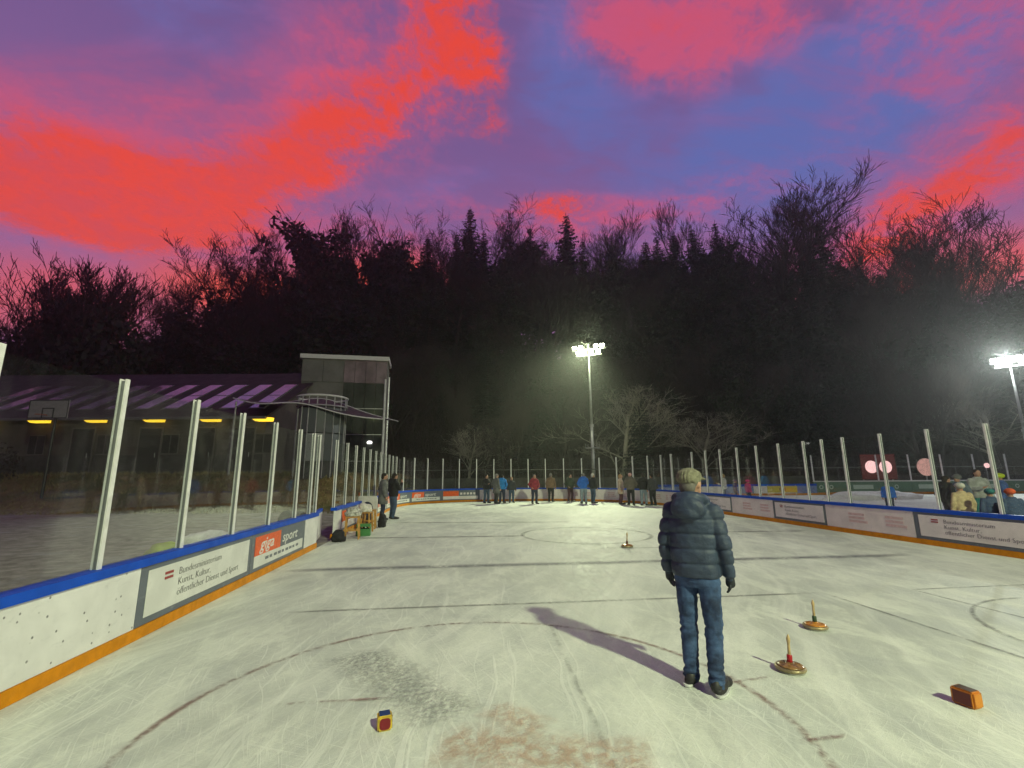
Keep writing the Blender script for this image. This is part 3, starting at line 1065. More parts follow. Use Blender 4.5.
DENSE = [(-64.5, 65.6, 12.9, 'ivy'), (-63.7, 66.5, 12.5, 'ivy'), (-60.7, 65, 13.7, 'ivy'), (-60.4, 66.8, 13.1, 'ivy'), (-46.2, 78.2, 16.5, 'ivy'), (-43.9, 78.8, 15.5, 'ivy'), (-43.5, 81.8, 18.9, 'ivy'), (-32.7, 65.3, 18.1, 'ivy'), (-41.8, 84.1, 18.5, 'ivy'), (-29.9, 66.7, 18.1, 'ivy'), (-38.5, 84.7, 18.5, 'ivy'), (-29.9, 70.1, 19.2, 'ivy'), (-34.5, 82.7, 20.2, 'ivy'), (-26.4, 69.1, 18.3, 'ivy'), (-32.5, 83.6, 20.2, 'ivy'), (-25.5, 72.9, 20, 'ivy'), (-29.3, 84.8, 23.6, 'bare'), (-23.8, 69.2, 23.4, 'ivy'), (-26.1, 85.5, 24.1, 'ivybare'), (-21.8, 73.3, 23.9, 'conifer'), (-24, 89.4, 22.7, 'ivybare'), (-19.3, 72.9, 24.7, 'ivy'), (-21.4, 87.6, 25.3, 'conifer'), (-17.2, 75.2, 23.2, 'ivy'), (-18, 91.6, 22.3, 'ivybare'), (-13.8, 74, 18.9, 'ivy'), (-10.7, 75.2, 16.7, 'ivy'), (-8.8, 74.9, 17.8, 'bare'), (-5.2, 73.9, 17.4, 'conifer'), (-4.9, 90.1, 20.4, 'ivy'), (-3.6, 75.8, 16.4, 'ivy'), (-1.5, 89.4, 23.9, 'bare'), (-1.1, 78.8, 18.3, 'bare'), (0.9, 90.6, 25.8, 'ivy'), (3, 78.4, 19.3, 'bare'), (4.2, 91.5, 25.3, 'bare'), (6.5, 77.4, 18.2, 'ivy'), (9.7, 90.7, 26.5, 'bare'), (9.5, 75, 18.5, 'ivy'), (13.8, 91, 25.5, 'bare'), (12.7, 76.6, 20.4, 'bare'), (16.2, 89.4, 26.7, 'bare'), (14.3, 71.9, 20.2, 'bare'), (19.1, 89.7, 25.8, 'bare'), (17.8, 76.3, 16.4, 'bare'), (21.2, 85.6, 24.5, 'conifer'), (20.5, 72.6, 17.1, 'ivy'), (27.1, 88.6, 26, 'ivybare'), (23.5, 74.2, 18, 'ivy'), (29.4, 83.6, 21.3, 'bare'), (26.7, 73.3, 19.3, 'bare'), (34.3, 87.4, 24.5, 'bare'), (28.6, 69.2, 16.6, 'bare'), (33.9, 81.4, 20.9, 'bare'), (29.3, 68.1, 17.1, 'ivy'), (38.5, 80.4, 24.1, 'ivy'), (32.7, 65.4, 18.4, 'ivy'), (40.5, 79.5, 23.3, 'ivy'), (36.7, 68.6, 17.1, 'ivy'), (44, 78.7, 24.8, 'bare'), (37.9, 66, 18.4, 'conifer'), (46.7, 75.7, 25.4, 'bare'), (42.1, 66.5, 17.3, 'conifer'), (51.5, 78.4, 25, 'bare'), (41.2, 61.2, 17.6, 'ivy'), (52.3, 76.7, 24.7, 'bare'), (42, 60.6, 19.5, 'conifer'), (54.7, 74.4, 21.9, 'conifer'), (44.3, 58.2, 17.8, 'ivy'), (56.6, 72.3, 22.1, 'ivybare'), (48, 59.3, 19.4, 'bare'), (50.1, 59.5, 20.7, 'conifer'), (59.7, 67, 23.2, 'ivybare'), (48.7, 54.5, 19.7, 'ivy'), (60.4, 66.7, 22.4, 'ivybare'), (51.8, 54.6, 20.3, 'bare'), (62.9, 64.4, 20.2, 'ivy'), (51.5, 52.3, 19.2, 'bare'), (62.9, 62.6, 20, 'ivy'), (53.7, 51.9, 18.9, 'bare'), (67.1, 63.5, 21.5, 'conifer'), (54.1, 50.4, 18.5, 'ivy'), (66.7, 60.2, 19.7, 'bare'), (58.9, 52.1, 15.8, 'ivy'), (68.3, 59.2, 20.1, 'ivy'), (58.6, 49.5, 16.6, 'bare'), (69.6, 57, 19, 'conifer'), (58.1, 47.3, 18, 'ivy'), (68.7, 55.9, 17.4, 'bare'), (57.5, 45.9, 16.7, 'bare'), (70.8, 55, 17.9, 'bare'), (59.6, 44.9, 16.9, 'ivy'), (73.1, 54, 17, 'bare'), (60.7, 44.7, 14.6, 'ivybare'), (76, 54.3, 17.9, 'ivy'), (63, 44.8, 15.1, 'ivy'), (76.8, 52.6, 16.4, 'bare'), (60.5, 41.2, 16.2, 'conifer'), (78.5, 51.4, 17.6, 'ivybare'), (62.9, 41.8, 14.8, 'bare'), (78.2, 50.3, 17.7, 'ivy'), (63.1, 40.2, 16.7, 'ivy'), (77.5, 48.3, 15.9, 'ivy'), (67, 41, 14.5, 'ivy')]
ORD = ['first', 'second', 'third', 'fourth', 'fifth', 'sixth', 'seventh', 'eighth', 'ninth', 'tenth', 'eleventh']
order = {}
for q in sorted(RIDGE, key=lambda q: math.atan2(q[0], q[1])):
    order.setdefault((q[3], zone(q[0], q[1])), []).append(q)
for i, (x, y, h, k) in enumerate(RIDGE):
    same = order[(k, zone(x, y))]
    o = plant(x, y, h, k, i, 'on the skyline ' + zone(x, y), 'trees on the skyline', {'bare': (1.15, 1.0, 1.2, 1.25)[i % 4], 'ivybare': 1.15, 'ivy': 1.2, 'conifer': 1.15}[k])
    if len(same) > 1:
        o['label'] = ORD[same.index((x, y, h, k))] + ' ' + o['label'].replace(' on the skyline', ' from the left on the skyline')
for i, (x, y, h, k) in enumerate(SLOPE):
    plant(x, y, h, k, i + 1, 'low on the slope ' + zone(x, y), 'trees on the dark slope', 1.35)

for i, (x, y, h, k) in enumerate(DENSE):
    plant(x, y, h, k, i, 'in the dense dark wood ' + zone(x, y), 'trees in the dense wood', 1.5 if k != 'conifer' else 1.25)

# the big solitary tree behind the hall
bx_, by_, _ = ds(46, -44.6)
rng = random.Random(77)
sk = tree_skeleton(rng, 1.0, 5, .9, .03, (12, 7, 6, 5, 3), .30, .30, .0014)
big = empty('ivy_tree', (bx_, by_, ground_z(bx_, by_) - .1))
H_BIG = 25.6 - ground_z(bx_, by_)
big.scale = (H_BIG * .95, H_BIG * .95, H_BIG)
tag(big, 'big solitary tree swathed in ivy with a fan of bare twigs behind the hall roof', 'tree')
mesh_obj('trunk', skel_mesh(sk, 0, 1), BARK, big)
mesh_obj('crown', skel_mesh(sk, 2, 9), TWIG, big)
mb = MB()
for c, r_, n in (((0, 0, .42), (.20, .20, .22), 2800), ((-.08, .02, .56), (.17, .15, .15), 1700), ((.10, 0, .55), (.18, .16, .16), 1800), ((.02, 0, .68), (.15, .14, .08), 1100), ((-.18, 0, .40), (.12, .12, .12), 800), ((.19, 0, .38), (.10, .10, .15), 800)):
    leaf_cards(rng, mb, c, r_, n, .014)
mesh_obj('ivy', mb.mesh('ivy'), IVY, big)

# leafless shrubs whose floodlit look is put into a paler twig colour
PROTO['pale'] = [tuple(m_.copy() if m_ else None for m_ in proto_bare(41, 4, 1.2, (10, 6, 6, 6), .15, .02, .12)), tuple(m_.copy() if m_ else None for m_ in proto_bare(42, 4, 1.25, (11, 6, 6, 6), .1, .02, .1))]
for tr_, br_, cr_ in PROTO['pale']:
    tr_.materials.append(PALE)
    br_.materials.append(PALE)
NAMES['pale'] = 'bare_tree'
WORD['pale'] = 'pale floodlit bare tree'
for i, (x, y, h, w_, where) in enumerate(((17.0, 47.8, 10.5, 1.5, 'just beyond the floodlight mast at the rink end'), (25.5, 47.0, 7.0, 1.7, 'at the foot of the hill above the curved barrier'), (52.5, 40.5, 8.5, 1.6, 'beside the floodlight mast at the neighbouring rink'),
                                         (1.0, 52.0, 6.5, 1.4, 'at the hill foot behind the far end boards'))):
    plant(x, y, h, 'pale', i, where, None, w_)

# brambles and saplings that fill the slope
rng = random.Random(5)
mb = MB()
for i in range(1500):
    a = R(rng.uniform(-24, 66))
    D = 47 + 44 * rng.random() ** .8 + 9 * smooth01((math.degrees(a) - 30) / 20) + 10 * smooth01((-4 - math.degrees(a)) / 16)
    x, y = D * math.sin(a), D * math.cos(a)
    if FX * x + FY * y < 43.5:
        continue
    z = ground_z(x, y) - .1
    hh = rng.uniform(1.2, 4.5)
    for k in range(11):
        d = Vector((rng.gauss(0, .38), rng.gauss(0, .38), 1)).normalized()
        p = Vector((x + rng.gauss(0, .5), y + rng.gauss(0, .5), z))
        q = p + d * hh * rng.uniform(.5, 1)
        mb.tube(p, q, .035, .012, 3, False)
        for j in range(3):
            f = rng.uniform(.35, .95)
            b0 = p.lerp(q, f)
            mb.tube(b0, b0 + Vector((rng.gauss(0, .5), rng.gauss(0, .5), rng.uniform(.1, .8))) * hh * .3, .014, .006, 3, False)
tag(mb.build('undergrowth', TWIG), 'tangle of bare brambles and saplings over the dark hillside', 'undergrowth', kind='stuff')

# ------------------------------------------------------------------ floodlight masts
STEEL = mat('galvanised_steel', (.45, .46, .46), .45, .6, vary=.12, vscale=3)
DARKM = mat('dark_metal', (.05, .052, .055), .5, .4)
LENS = mat('floodlight_lens', (.9, .9, .8), .2, emit=(1, .97, .82), estr=30)
LENSW = mat('floodlight_lens_white', (.9, .9, .9), .2, emit=(.93, 1, .95), estr=14)
LIGHT_COL = (.90, 1.0, .60)


def mast(label, loc, h, aim, lamps, power, lens, colr, box_z=None, radius=.35, spot=R(110), spill=0.0):
    """tapered pole, cross-arms, floodlight heads (> bracket, lens) and the light they give"""
    root = tag(empty('floodlight_mast', loc), label, 'floodlight mast', 'floodlight masts')
    L_ = Vector(loc)
    MB().tube((0, 0, -.3), (0, 0, h * .45), .17, .13, 14).tube((0, 0, h * .45), (0, 0, h + .25), .115, .07, 14).build('pole', STEEL, root, smooth=True)
    MB().tube((0, 0, h * .45 - .12), (0, 0, h * .45 + .12), .19, .19, 14).build('pole_collar', STEEL, root)
    MB().box(-.35, .35, -.35, .35, -.3, .10).build('footing', mat('concrete', (.3, .3, .29), .9, vary=.2), root)
    v = Vector(aim) - (L_ + Vector((0, 0, h)))
    yaw_ = math.atan2(v.y, v.x) - math.pi / 2
    rot = Matrix.Rotation(yaw_, 3, 'Z')
    if box_z:
        o = MB().box(-.55, .55, -.45, .45, box_z, box_z + .10).build('service_platform', STEEL, root)
        o.rotation_euler = (0, 0, yaw_)
        for sx in (-.53, .53):
            for sy in (-.43, .43):
                o2 = MB().tube((sx, sy, box_z + .1), (sx, sy, box_z + .45), .02, .02, 6).build('platform_post', STEEL, root)
                o2.rotation_euler = (0, 0, yaw_)
    for z in sorted({q[1] for q in lamps}):
        xs_ = [q[0] for q in lamps if q[1] == z]
        o = MB().box(min(xs_) - .3, max(xs_) + .3, -.05, .05, h + z - .36, h + z - .28).build('cross_arm', STEEL, root)
        o.rotation_euler = (0, 0, yaw_)
    for x, z in lamps:
        p = rot @ Vector((x, .12, 0)) + Vector((0, 0, h + z))
        tilt = math.atan2(v.z, math.hypot(v.x, v.y)) * .72
        hd = MB()
        hd.hexa([(-.14, -.14, -.11), (.14, -.14, -.11), (.22, .10, -.16), (-.22, .10, -.16)], [(-.14, -.14, .11), (.14, -.14, .11), (.22, .10, .16), (-.22, .10, .16)])
        ho = hd.build('lamp_head', DARKM, root, bevel=.015)
        ho.location = p
        ho.rotation_euler = (tilt, 0, yaw_)
        MB().box(-.19, .19, .1025, .115, -.13, .13).build('lens', lens, ho)
        MB().box(-.26, -.235, -.03, .03, -.32, .03).box(.235, .26, -.03, .03, -.32, .03).build('bracket', STEEL, ho)
    for kind_, pw_ in (('SPOT', power), ('POINT', spill)):
        if not pw_:
            continue
        ld = bpy.data.lights.new('floodlight', kind_)
        ld.energy = pw_
        ld.color = colr
        ld.shadow_soft_size = radius
        if kind_ == 'SPOT':
            ld.spot_size = spot
            ld.spot_blend = .8
        lo = bpy.data.objects.new('floodlight', ld)
        lo.parent = root
        lo.location = rot @ Vector((0, .75 if kind_ == 'SPOT' else 1.3, 0)) + Vector((0, 0, h))
        lo.rotation_euler = v.to_track_quat('-Z', 'Y').to_euler()
        col.objects.link(lo)
    return root


LAMPS8 = [(-1.35, 0), (-.75, 0), (.75, 0), (1.35, 0), (-.95, -.55), (-.3, -.55), (.45, -.55), (1.0, -.55)]
mast('tall floodlight mast glaring at the far end of the rink below the wooded hill', (12.25, 42.25, -.06), 13.9, (4.5, 29, 0), LAMPS8, 24000, LENS, LIGHT_COL, 4.1, spot=R(62), spill=1600)
mast('floodlight mast with a row of white lamps beyond the neighbouring rink', (48.7, 35.1, -.06), 11.7, (22, 20, 0), [(-1.15, 0), (-.62, 0), (-.1, 0), (.42, 0), (.95, 0), (-.8, -.42), (.1, -.42), (.7, -.42)], 9000, LENSW, (.92, 1.0, .93), None, spill=1800)
# the mast behind the camera's end of the rink, whose light and shadows lie on the ice
mast('floodlight mast beside the near end of the rink', (8.55, -11.75, -.06), 12.6, (4.0, 14, 0), LAMPS8, 20500, LENS, LIGHT_COL, 4.1, spot=R(96))



# ------------------------------------------------------------------ hall on the bank
ROOFM = mat('dark_roof', (.045, .030, .034), .85, vary=.18, vscale=.8, bump=.3, bscale=4)
WALLM = mat('rendered_wall', (.095, .080, .080), .85, vary=.15, vscale=1.0)
PLINTH = mat('dark_cladding', (.055, .050, .055), .7, vary=.3, vscale=1.2)
SKYG = mat('skylight_glazing', (.55, .50, .52), .10, .75, vary=.12, vscale=.7)
DOORM = mat('dark_door', (.020, .018, .020), .5)
FRAME = mat('pale_frame', (.13, .12, .12), .6)
YELLOW = mat('sodium_lamp', (.8, .6, .1), .4, emit=(1, .62, .03), estr=1.6)
BZ = 1.86


def frame_ds(root_d, root_s, z=0.0):
    p = ds(root_d, root_s, z)
    return p


hall = tag(empty('sports_hall', ds(30, -17, BZ), -YAW), 'long low hall with dark roof, rows of skylights and yellow lamps under the eaves', 'building')
# local frame: x along the front (to the right), y into the hall, z from the terrace
X0, X1 = -34.0, 1.0
E0 = 4.02
RISE = .5375
DEPTH = 8.0
MB().box(X0, X1, 0, 15.8, -.8, E0 - .12).build('wall', WALLM, hall)
MB().box(X0 - .01, X1 + .01, -.03, -.004, -.8, 1.25).build('plinth', PLINTH, hall)
rf = MB()
th = .16


def roof_z(y):
    return E0 + RISE * y


rf.add([(X0 - .4, -.75, roof_z(-.75)), (X1 + .4, -.75, roof_z(-.75)), (X1 + .4, DEPTH, roof_z(DEPTH)), (X0 - .4, DEPTH, roof_z(DEPTH)), (X0 - .4, 16.6, roof_z(-.6)), (X1 + .4, 16.6, roof_z(-.6)),
        (X0 - .4, -.75, roof_z(-.75) - th), (X1 + .4, -.75, roof_z(-.75) - th), (X1 + .4, DEPTH, roof_z(DEPTH) - th), (X0 - .4, DEPTH, roof_z(DEPTH) - th), (X0 - .4, 16.6, roof_z(-.6) - th), (X1 + .4, 16.6, roof_z(-.6) - th)],
       [(0, 1, 2, 3), (3, 2, 5, 4), (7, 6, 9, 8), (8, 9, 10, 11), (0, 6, 7, 1), (4, 5, 11, 10), (1, 7, 8, 2), (2, 8, 11, 5), (0, 3, 9, 6), (3, 4, 10, 9)])
roof = rf.build('roof', ROOFM, hall)
MB().box(X0 - .4, X1 + .4, -.90, -.755, roof_z(-.75) - .17, roof_z(-.75) - .01).build('gutter', mat('zinc_gutter', (.20, .19, .20), .5, .5), roof)
for xx in (X0, X1 - .3):
    gab = MB()
    gab.add([(xx, 0, E0 - .13), (xx + .3, 0, E0 - .13), (xx + .3, 15.8, E0 - .13), (xx, 15.8, E0 - .13), (xx, DEPTH, roof_z(DEPTH) - .3), (xx + .3, DEPTH, roof_z(DEPTH) - .3)],
            [(0, 1, 5, 4), (1, 2, 5), (2, 3, 4, 5), (3, 0, 4)])
    gab.build('gable', WALLM, hall)
for i in range(11):      # skylights, each of two panes in a frame
    sx = -33.6 - 17 * 0 + 17 + 1.905 * i - 1.905 * 2 + .9
    if sx + .95 > X1 - .2:
        continue

    def on(u, y, up):
        return (sx + u, y, roof_z(y) + up)
    fr_ = MB()
    fr_.hexa([on(-.06, .42, .0), on(1.01, .42, .0), on(1.01, 5.06, .0), on(-.06, 5.06, .0)], [on(-.06, .42, .06), on(1.01, .42, .06), on(1.01, 5.06, .06), on(-.06, 5.06, .06)])
    fo = fr_.build('skylight', FRAME, roof)
    for y0, y1 in ((.50, 2.66), (2.82, 4.98)):
        MB().hexa([on(.02, y0, .0625), on(.93, y0, .0625), on(.93, y1, .0625), on(.02, y1, .0625)], [on(.02, y0, .085), on(.93, y0, .085), on(.93, y1, .085), on(.02, y1, .085)]).build('pane', SKYG, fo)
for sx in (-28.35, -24.0, -20.56, -18.0):
    x = sx + 17
    d_ = MB().box(x, x + 1.35, -.075, -.045, -.05, 2.95).build('door', DOORM, hall)
    MB().box(x - .09, x - .003, -.085, -.04, -.05, 3.04).box(x + 1.353, x + 1.44, -.085, -.04, -.05, 3.04).box(x - .003, x + 1.353, -.085, -.04, 2.953, 3.04).build('frame', FRAME, d_)
    MB().tube((x + 1.15, -.12, 1.1), (x + 1.15, -.12, 1.4), .02, .02, 8).build('handle', STEEL, d_)
for sx in (-30.6, -26.2, -22.0, -16.0):
    x = sx + 17
    w_ = MB().box(x - .55, x + .55, -.060, -.033, 1.3, 2.6).build('window', FRAME, hall)
    for q in (-.5, .03):
        MB().box(x + q, x + q + .47, -.068, -.061, 1.36, 2.54).build('pane', DOORM, w_)
for sx in (-33.9, -30.2, -26.59, -22.86, -19.25, -15.9):
    x = sx + 17
    lp = MB().hexa([(x - .42, -.70, 3.32), (x + .50, -.70, 3.32), (x + .56, -.35, 3.32), (x - .38, -.35, 3.32)], [(x - .78, -.70, 3.55), (x + .55, -.70, 3.55), (x + .60, -.35, 3.55), (x - .70, -.35, 3.55)]).build('eaves_lamp', YELLOW, hall)
    MB().tube((x, -.5, 3.50), (x, -.5, 3.62), .03, .03, 8).build('lamp_stem', DARKM, lp)

# ------------------------------------------------------------------ glass tower, round stair and canopy at the hall's end
GREEN_G = mat('tower_glass', (.045, .052, .045), .35, vary=.35, vscale=.5, spec=.12)
PINK_G = mat('sky_tinted_glazing', (.20, .155, .175), .3, vary=.35, vscale=.45, spec=.15)  # reflection of the pink sky put into the pane colour
CONC = mat('grey_concrete', (.15, .15, .145), .85, vary=.18, vscale=.7, bump=.2, bscale=8)
tower = tag(empty('glass_tower', ds(36, -13.3, BZ), R(5)), 'square grey tower with glazed front and white roof edge at the end of the hall', 'building')
TH = 11.15 - BZ
MB().box(-3.2, 3.25, .12, 2.6, -2, TH - .35).build('core', CONC, tower)
MB().box(-3.35, 3.4, -.25, 2.7, TH - .33, TH).build('roof', mat('white_roof_edge', (.62, .62, .62), .6), tower)
for k, (x0, x1) in enumerate(((-3.2, -1.65), (-1.62, -.08))):
    MB().box(x0, x1, 0.02, .10, TH - 2.15, TH - .36).build('upper_panel', CONC, tower)
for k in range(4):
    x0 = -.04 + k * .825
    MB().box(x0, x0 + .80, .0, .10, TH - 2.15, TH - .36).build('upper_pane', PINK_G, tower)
for r_ in range(4):
    for k in range(4):
        z1 = TH - 2.20 - r_ * 2.05
        x0 = -.04 + k * .825
        MB().box(x0, x0 + .79, .0, .10, z1 - 1.99, z1).build('glass_pane', GREEN_G, tower)
    MB().box(-.06, 3.27, -.03, .11, TH - 2.20 - r_ * 2.05 - 2.04, TH - 2.20 - r_ * 2.05 - 1.995).build('transom', STEEL, tower)
MB().tube((3.45, -.2, -2), (3.45, -.2, 7.6), .10, .07, 10).build('downpipe', STEEL, tower)
wl = MB().lathe([(.05, .30), (.16, .30), (.20, .42), (.12, .50), (.03, .5)], 14, 2.2, -.28).build('wall_lamp', mat('white_lamp', (.9, .9, .85), .4, emit=(1, .98, .9), estr=4), tower)
wl.location = (0, 0, 2.0)
MB().box(2.16, 2.24, -.28, .0, 2.47, 2.52).build('lamp_arm', STEEL, tower)
yl = MB().lathe([(.04, 0), (.13, .03), (.13, .13), (.04, .17)], 12, 2.4, -.14).build('wall_lamp', mat('green_yellow_lamp', (.9, .9, .6), .4, emit=(.95, 1, .45), estr=6), tower)
yl.location = (0, 0, 4.35)

stair = tag(empty('stair_drum', ds(28.7, -11.85, 0), -YAW), 'round glazed stair drum with white ring top in front of the tower', 'stair tower')
SR = 1.41
MB().lathe([(SR - .12, .4), (SR - .12, 5.9)], 36).build('drum_core', mat('dim_interior', (.06, .06, .065), .7, vary=.3, vscale=1.5), stair)
for k in range(18):
    a0, a1 = 2 * math.pi * k / 18 + .02, 2 * math.pi * (k + 1) / 18 - .02
    for z0, z1 in ((2.6, 4.2), (4.27, 5.75)):
        q = [(SR * math.cos(a), SR * math.sin(a)) for a in (a0, a1)]
        p = [((SR - .04) * math.cos(a), (SR - .04) * math.sin(a)) for a in (a0, a1)]
        lit = k in (13, 14) and z0 < 4  # these panes get a paler colour so that they look lit
        MB().hexa([q[0] + (z0,), q[1] + (z0,), p[1] + (z0,), p[0] + (z0,)], [q[0] + (z1,), q[1] + (z1,), p[1] + (z1,), p[0] + (z1,)]).build('glass_pane', mat('lit_look_pane', (.30, .31, .33), .5) if lit else mat('drum_glass', (.10, .11, .12), .3, spec=.15), stair)
    am = 2 * math.pi * k / 18
    MB().tube(((SR + .01) * math.cos(am), (SR + .01) * math.sin(am), 1.6), ((SR + .01) * math.cos(am), (SR + .01) * math.sin(am), 6.5), .035, .035, 6).build('mullion', STEEL, stair)


def ring(r, z, tr_, n=48):
    mb_ = MB()
    for k in range(n):
        a0, a1 = 2 * math.pi * k / n, 2 * math.pi * (k + 1) / n
        mb_.tube((r * math.cos(a0), r * math.sin(a0), z), (r * math.cos(a1), r * math.sin(a1), z), tr_, tr_, 8, False)
    return mb_


ring(SR + .05, 6.5, .06).build('top_ring', mat('white_steel', (.62, .62, .63), .4), stair)
ring(SR + .05, 5.9, .045).build('lower_ring', STEEL, stair)

# the tent-like canopy that spreads from the drum
cano = tag(empty('canopy', ds(30.4, -12.6, 0), -YAW), 'sweeping dark membrane canopy with white edge cable beside the round stair', 'canopy')
mb = MB()
nu, nv = 26, 8
front, backp = [], []
vs, fs = [], []
for i in range(nu + 1):
    u = i / nu
    x = -4.6 + 9.4 * u
    ztop = 6.30 - .55 * (u - .40) * 2 + .55 * math.exp(-((u - .50) / .22) ** 2) - 1.0 * max(0, u - .62) ** 1.3
    for j in range(nv + 1):
        v_ = j / nv
        y = -2.2 + 3.4 * v_ - 1.3 * math.sin(math.pi * u)
        z = ztop - .55 * (1 - v_) * math.sin(math.pi * u) - .25 * (1 - v_)
        vs.append((x, y, z))
for i in range(nu):
    for j in range(nv):
        a = i * (nv + 1) + j
        fs.append((a, a + nv + 1, a + nv + 2, a + 1))
top_n = len(vs)
vs += [(x, y, z - .03) for x, y, z in vs]
fs += [tuple(q + top_n for q in f[::-1]) for f in fs]
mb.add(vs, fs)
mb.build('membrane', mat('dark_membrane', (.045, .040, .042), .55, vary=.15, vscale=1), cano, smooth=True)
ec = MB()
for i in range(nu):
    ec.tube(vs[i * (nv + 1)], vs[(i + 1) * (nv + 1)], .035, .035, 6, False)
    ec.tube(vs[i * (nv + 1) + nv], vs[(i + 1) * (nv + 1) + nv], .035, .035, 6, False)
ec.build('edge_cable', mat('white_steel', (.62, .62, .63), .4), cano)
MB().tube((4.75, -2.2, -.3), (4.75, -2.2, 7.6), .09, .06, 10).build('canopy_mast', STEEL, cano)
MB().tube((-4.5, -2.0, 0), (-4.5, -2.0, 6.3), .07, .05, 10).build('canopy_mast', STEEL, cano)

# ------------------------------------------------------------------ bank: basketball board, hedge, railing, snow and bag by the boards
hoop = tag(empty('basketball_hoop', ds(25, -25.25, bank(*ds(25, -25.25)[:2]) - .1), -YAW), 'white basketball backboard on a post before the hall', 'basketball hoop')
HB0 = 5.92 - hoop.location.z
MB().tube((0, .5, 0), (0, .5, HB0 - .3), .07, .06, 10).tube((0, .5, HB0 - .4), (0, .06, HB0 - .5), .04, .04, 8).build('post', DARKM, hoop)
bb = MB().box(-1.08, 1.08, 0, .05, HB0 - 1.02, HB0).build('backboard', mat('board_white', (.30, .29, .29), .6, vary=.1), hoop)
MB().box(-1.08, 1.08, -.012, -.002, HB0 - .05, HB0).box(-1.08, 1.08, -.012, -.002, HB0 - 1.02, HB0 - .97).box(-1.08, -1.03, -.012, -.002, HB0 - .969, HB0 - .051).box(1.03, 1.08, -.012, -.002, HB0 - .969, HB0 - .051).build('border', DARKM, bb)
MB().box(-.33, .33, -.012, -.002, HB0 - .50, HB0 - .44).box(-.33, -.27, -.012, -.002, HB0 - .98, HB0 - .501).box(.27, .33, -.012, -.002, HB0 - .98, HB0 - .501).build('target_square', DARKM, bb)
rim = MB()
for k in range(20):
    a0, a1 = 2 * math.pi * k / 20, 2 * math.pi * (k + 1) / 20
    rim.tube((.23 * math.cos(a0), -.36 + .23 * math.sin(a0), HB0 - .85), (.23 * math.cos(a1), -.36 + .23 * math.sin(a1), HB0 - .85), .012, .012, 6, False)
rim.tube((0, -.13, HB0 - .85), (0, 0, HB0 - .85), .02, .02, 6)
rim.build('hoop_ring', mat('rim_orange', (.45, .10, .03), .5), hoop)

rng = random.Random(9)
hd = tag(empty('hedge', ds(27, -34, 1.2), -YAW), 'dark leafless hedge mound at the end of the grass bank', 'hedge')
mb = MB()
for k in range(9):
    leaf_cards(rng, mb, (-5 + k * 1.1, rng.uniform(-.6, .6), .9 + .35 * math.sin(k)), (1.2, 1.1, 1.35), 420, .10)
mb.build('foliage', mat('hedge_leaves', (.030, .020, .020), .8, vary=.4, vscale=2), hd)
mb = MB()
for k in range(40):
    x = rng.uniform(-5.5, 4.5)
    mb.tube((x, rng.uniform(-.5, .5), -.4), (x + rng.gauss(0, .5), rng.gauss(0, .6), rng.uniform(1, 2.4)), .03, .01, 4, False)
mb.build('stems', TWIG, hd)

# tufts of dry grass on the bank
mb = MB()
for i in range(9000):
    d_ = rng.uniform(22.5, 29.6)
    s_ = rng.uniform(-40, -7)
    x, y, _ = ds(d_, s_)
    z = ground_z(x, y) - .02
    a = rng.uniform(0, 6.28)
    hgt = rng.uniform(.08, .28)
    w_ = .03
    lean_ = (rng.gauss(0, .1), rng.gauss(0, .1))
    mb.add([(x - w_ * math.cos(a), y - w_ * math.sin(a), z), (x + w_ * math.cos(a), y + w_ * math.sin(a), z), (x + lean_[0], y + lean_[1], z + hgt)], [(0, 1, 2)])
tag(mb.build('grass', mat('dry_grass', (.20, .17, .075), .9, vary=.4, vscale=.6)), 'dull winter grass on the bank before the hall', 'grass', kind='stuff')


def lump(name, label, cat, loc, rad, material, seed, rough_=.25, n=3):
    bm = bmesh.new()
    bmesh.ops.create_icosphere(bm, subdivisions=n + 1, radius=1)
    for v in bm.verts:
        k = 1 + rough_ * mnoise.fractal(v.co * 1.8 + Vector((seed, 0, 0)), 1, 2, 4)
        v.co = Vector((v.co.x * rad[0] * k, v.co.y * rad[1] * k, max(0, v.co.z) * rad[2] * k - (.03 if v.co.z < 0 else 0)))
    me = bpy.data.meshes.new(name)
    bm.to_mesh(me)
    bm.free()
    return tag(mesh_obj(name, me, material, None, loc, 0, True), label, cat)


lump('snow_heap', 'scraped white snow heap behind the glass beside the near barrier', 'snow heap', (-6.8, 13.9, -.05), (.75, .5, .34), mat('snow', (.72, .73, .72), .8, vary=.1, bump=.4), 3)
lump('duffel_bag', 'lime green bag lying behind the near barrier', 'bag', (-6.3, 11.3, -.06), (.42, .30, .42), mat('lime_cloth', (.42, .55, .06), .7, vary=.15, bump=.3), 8, .12)

rail = tag(empty('guard_rail', ds(39, -14, 0), -YAW), 'long pale guard rail running along the foot of the hill', 'railing')
RAILM = mat('weathered_rail', (.14, .14, .135), .7, .2)
MB().tube((2, 0, 2.12), (58, 0, 2.12), .03, .03, 8).build('rail', RAILM, rail)
pm = MB().tube((0, 0, -.2), (0, 0, 2.12), .025, .025, 8).mesh('post')
pm.materials.append(RAILM)
for k in range(24):
    mesh_obj('post', pm, None, rail, (2 + 2.43 * k, 0, 0))
MB().box(2, 58, .25, .55, -.1, 1.45).build('kerb_wall', mat('dark_wall', (.07, .07, .068), .85, vary=.25, vscale=1.4), rail)

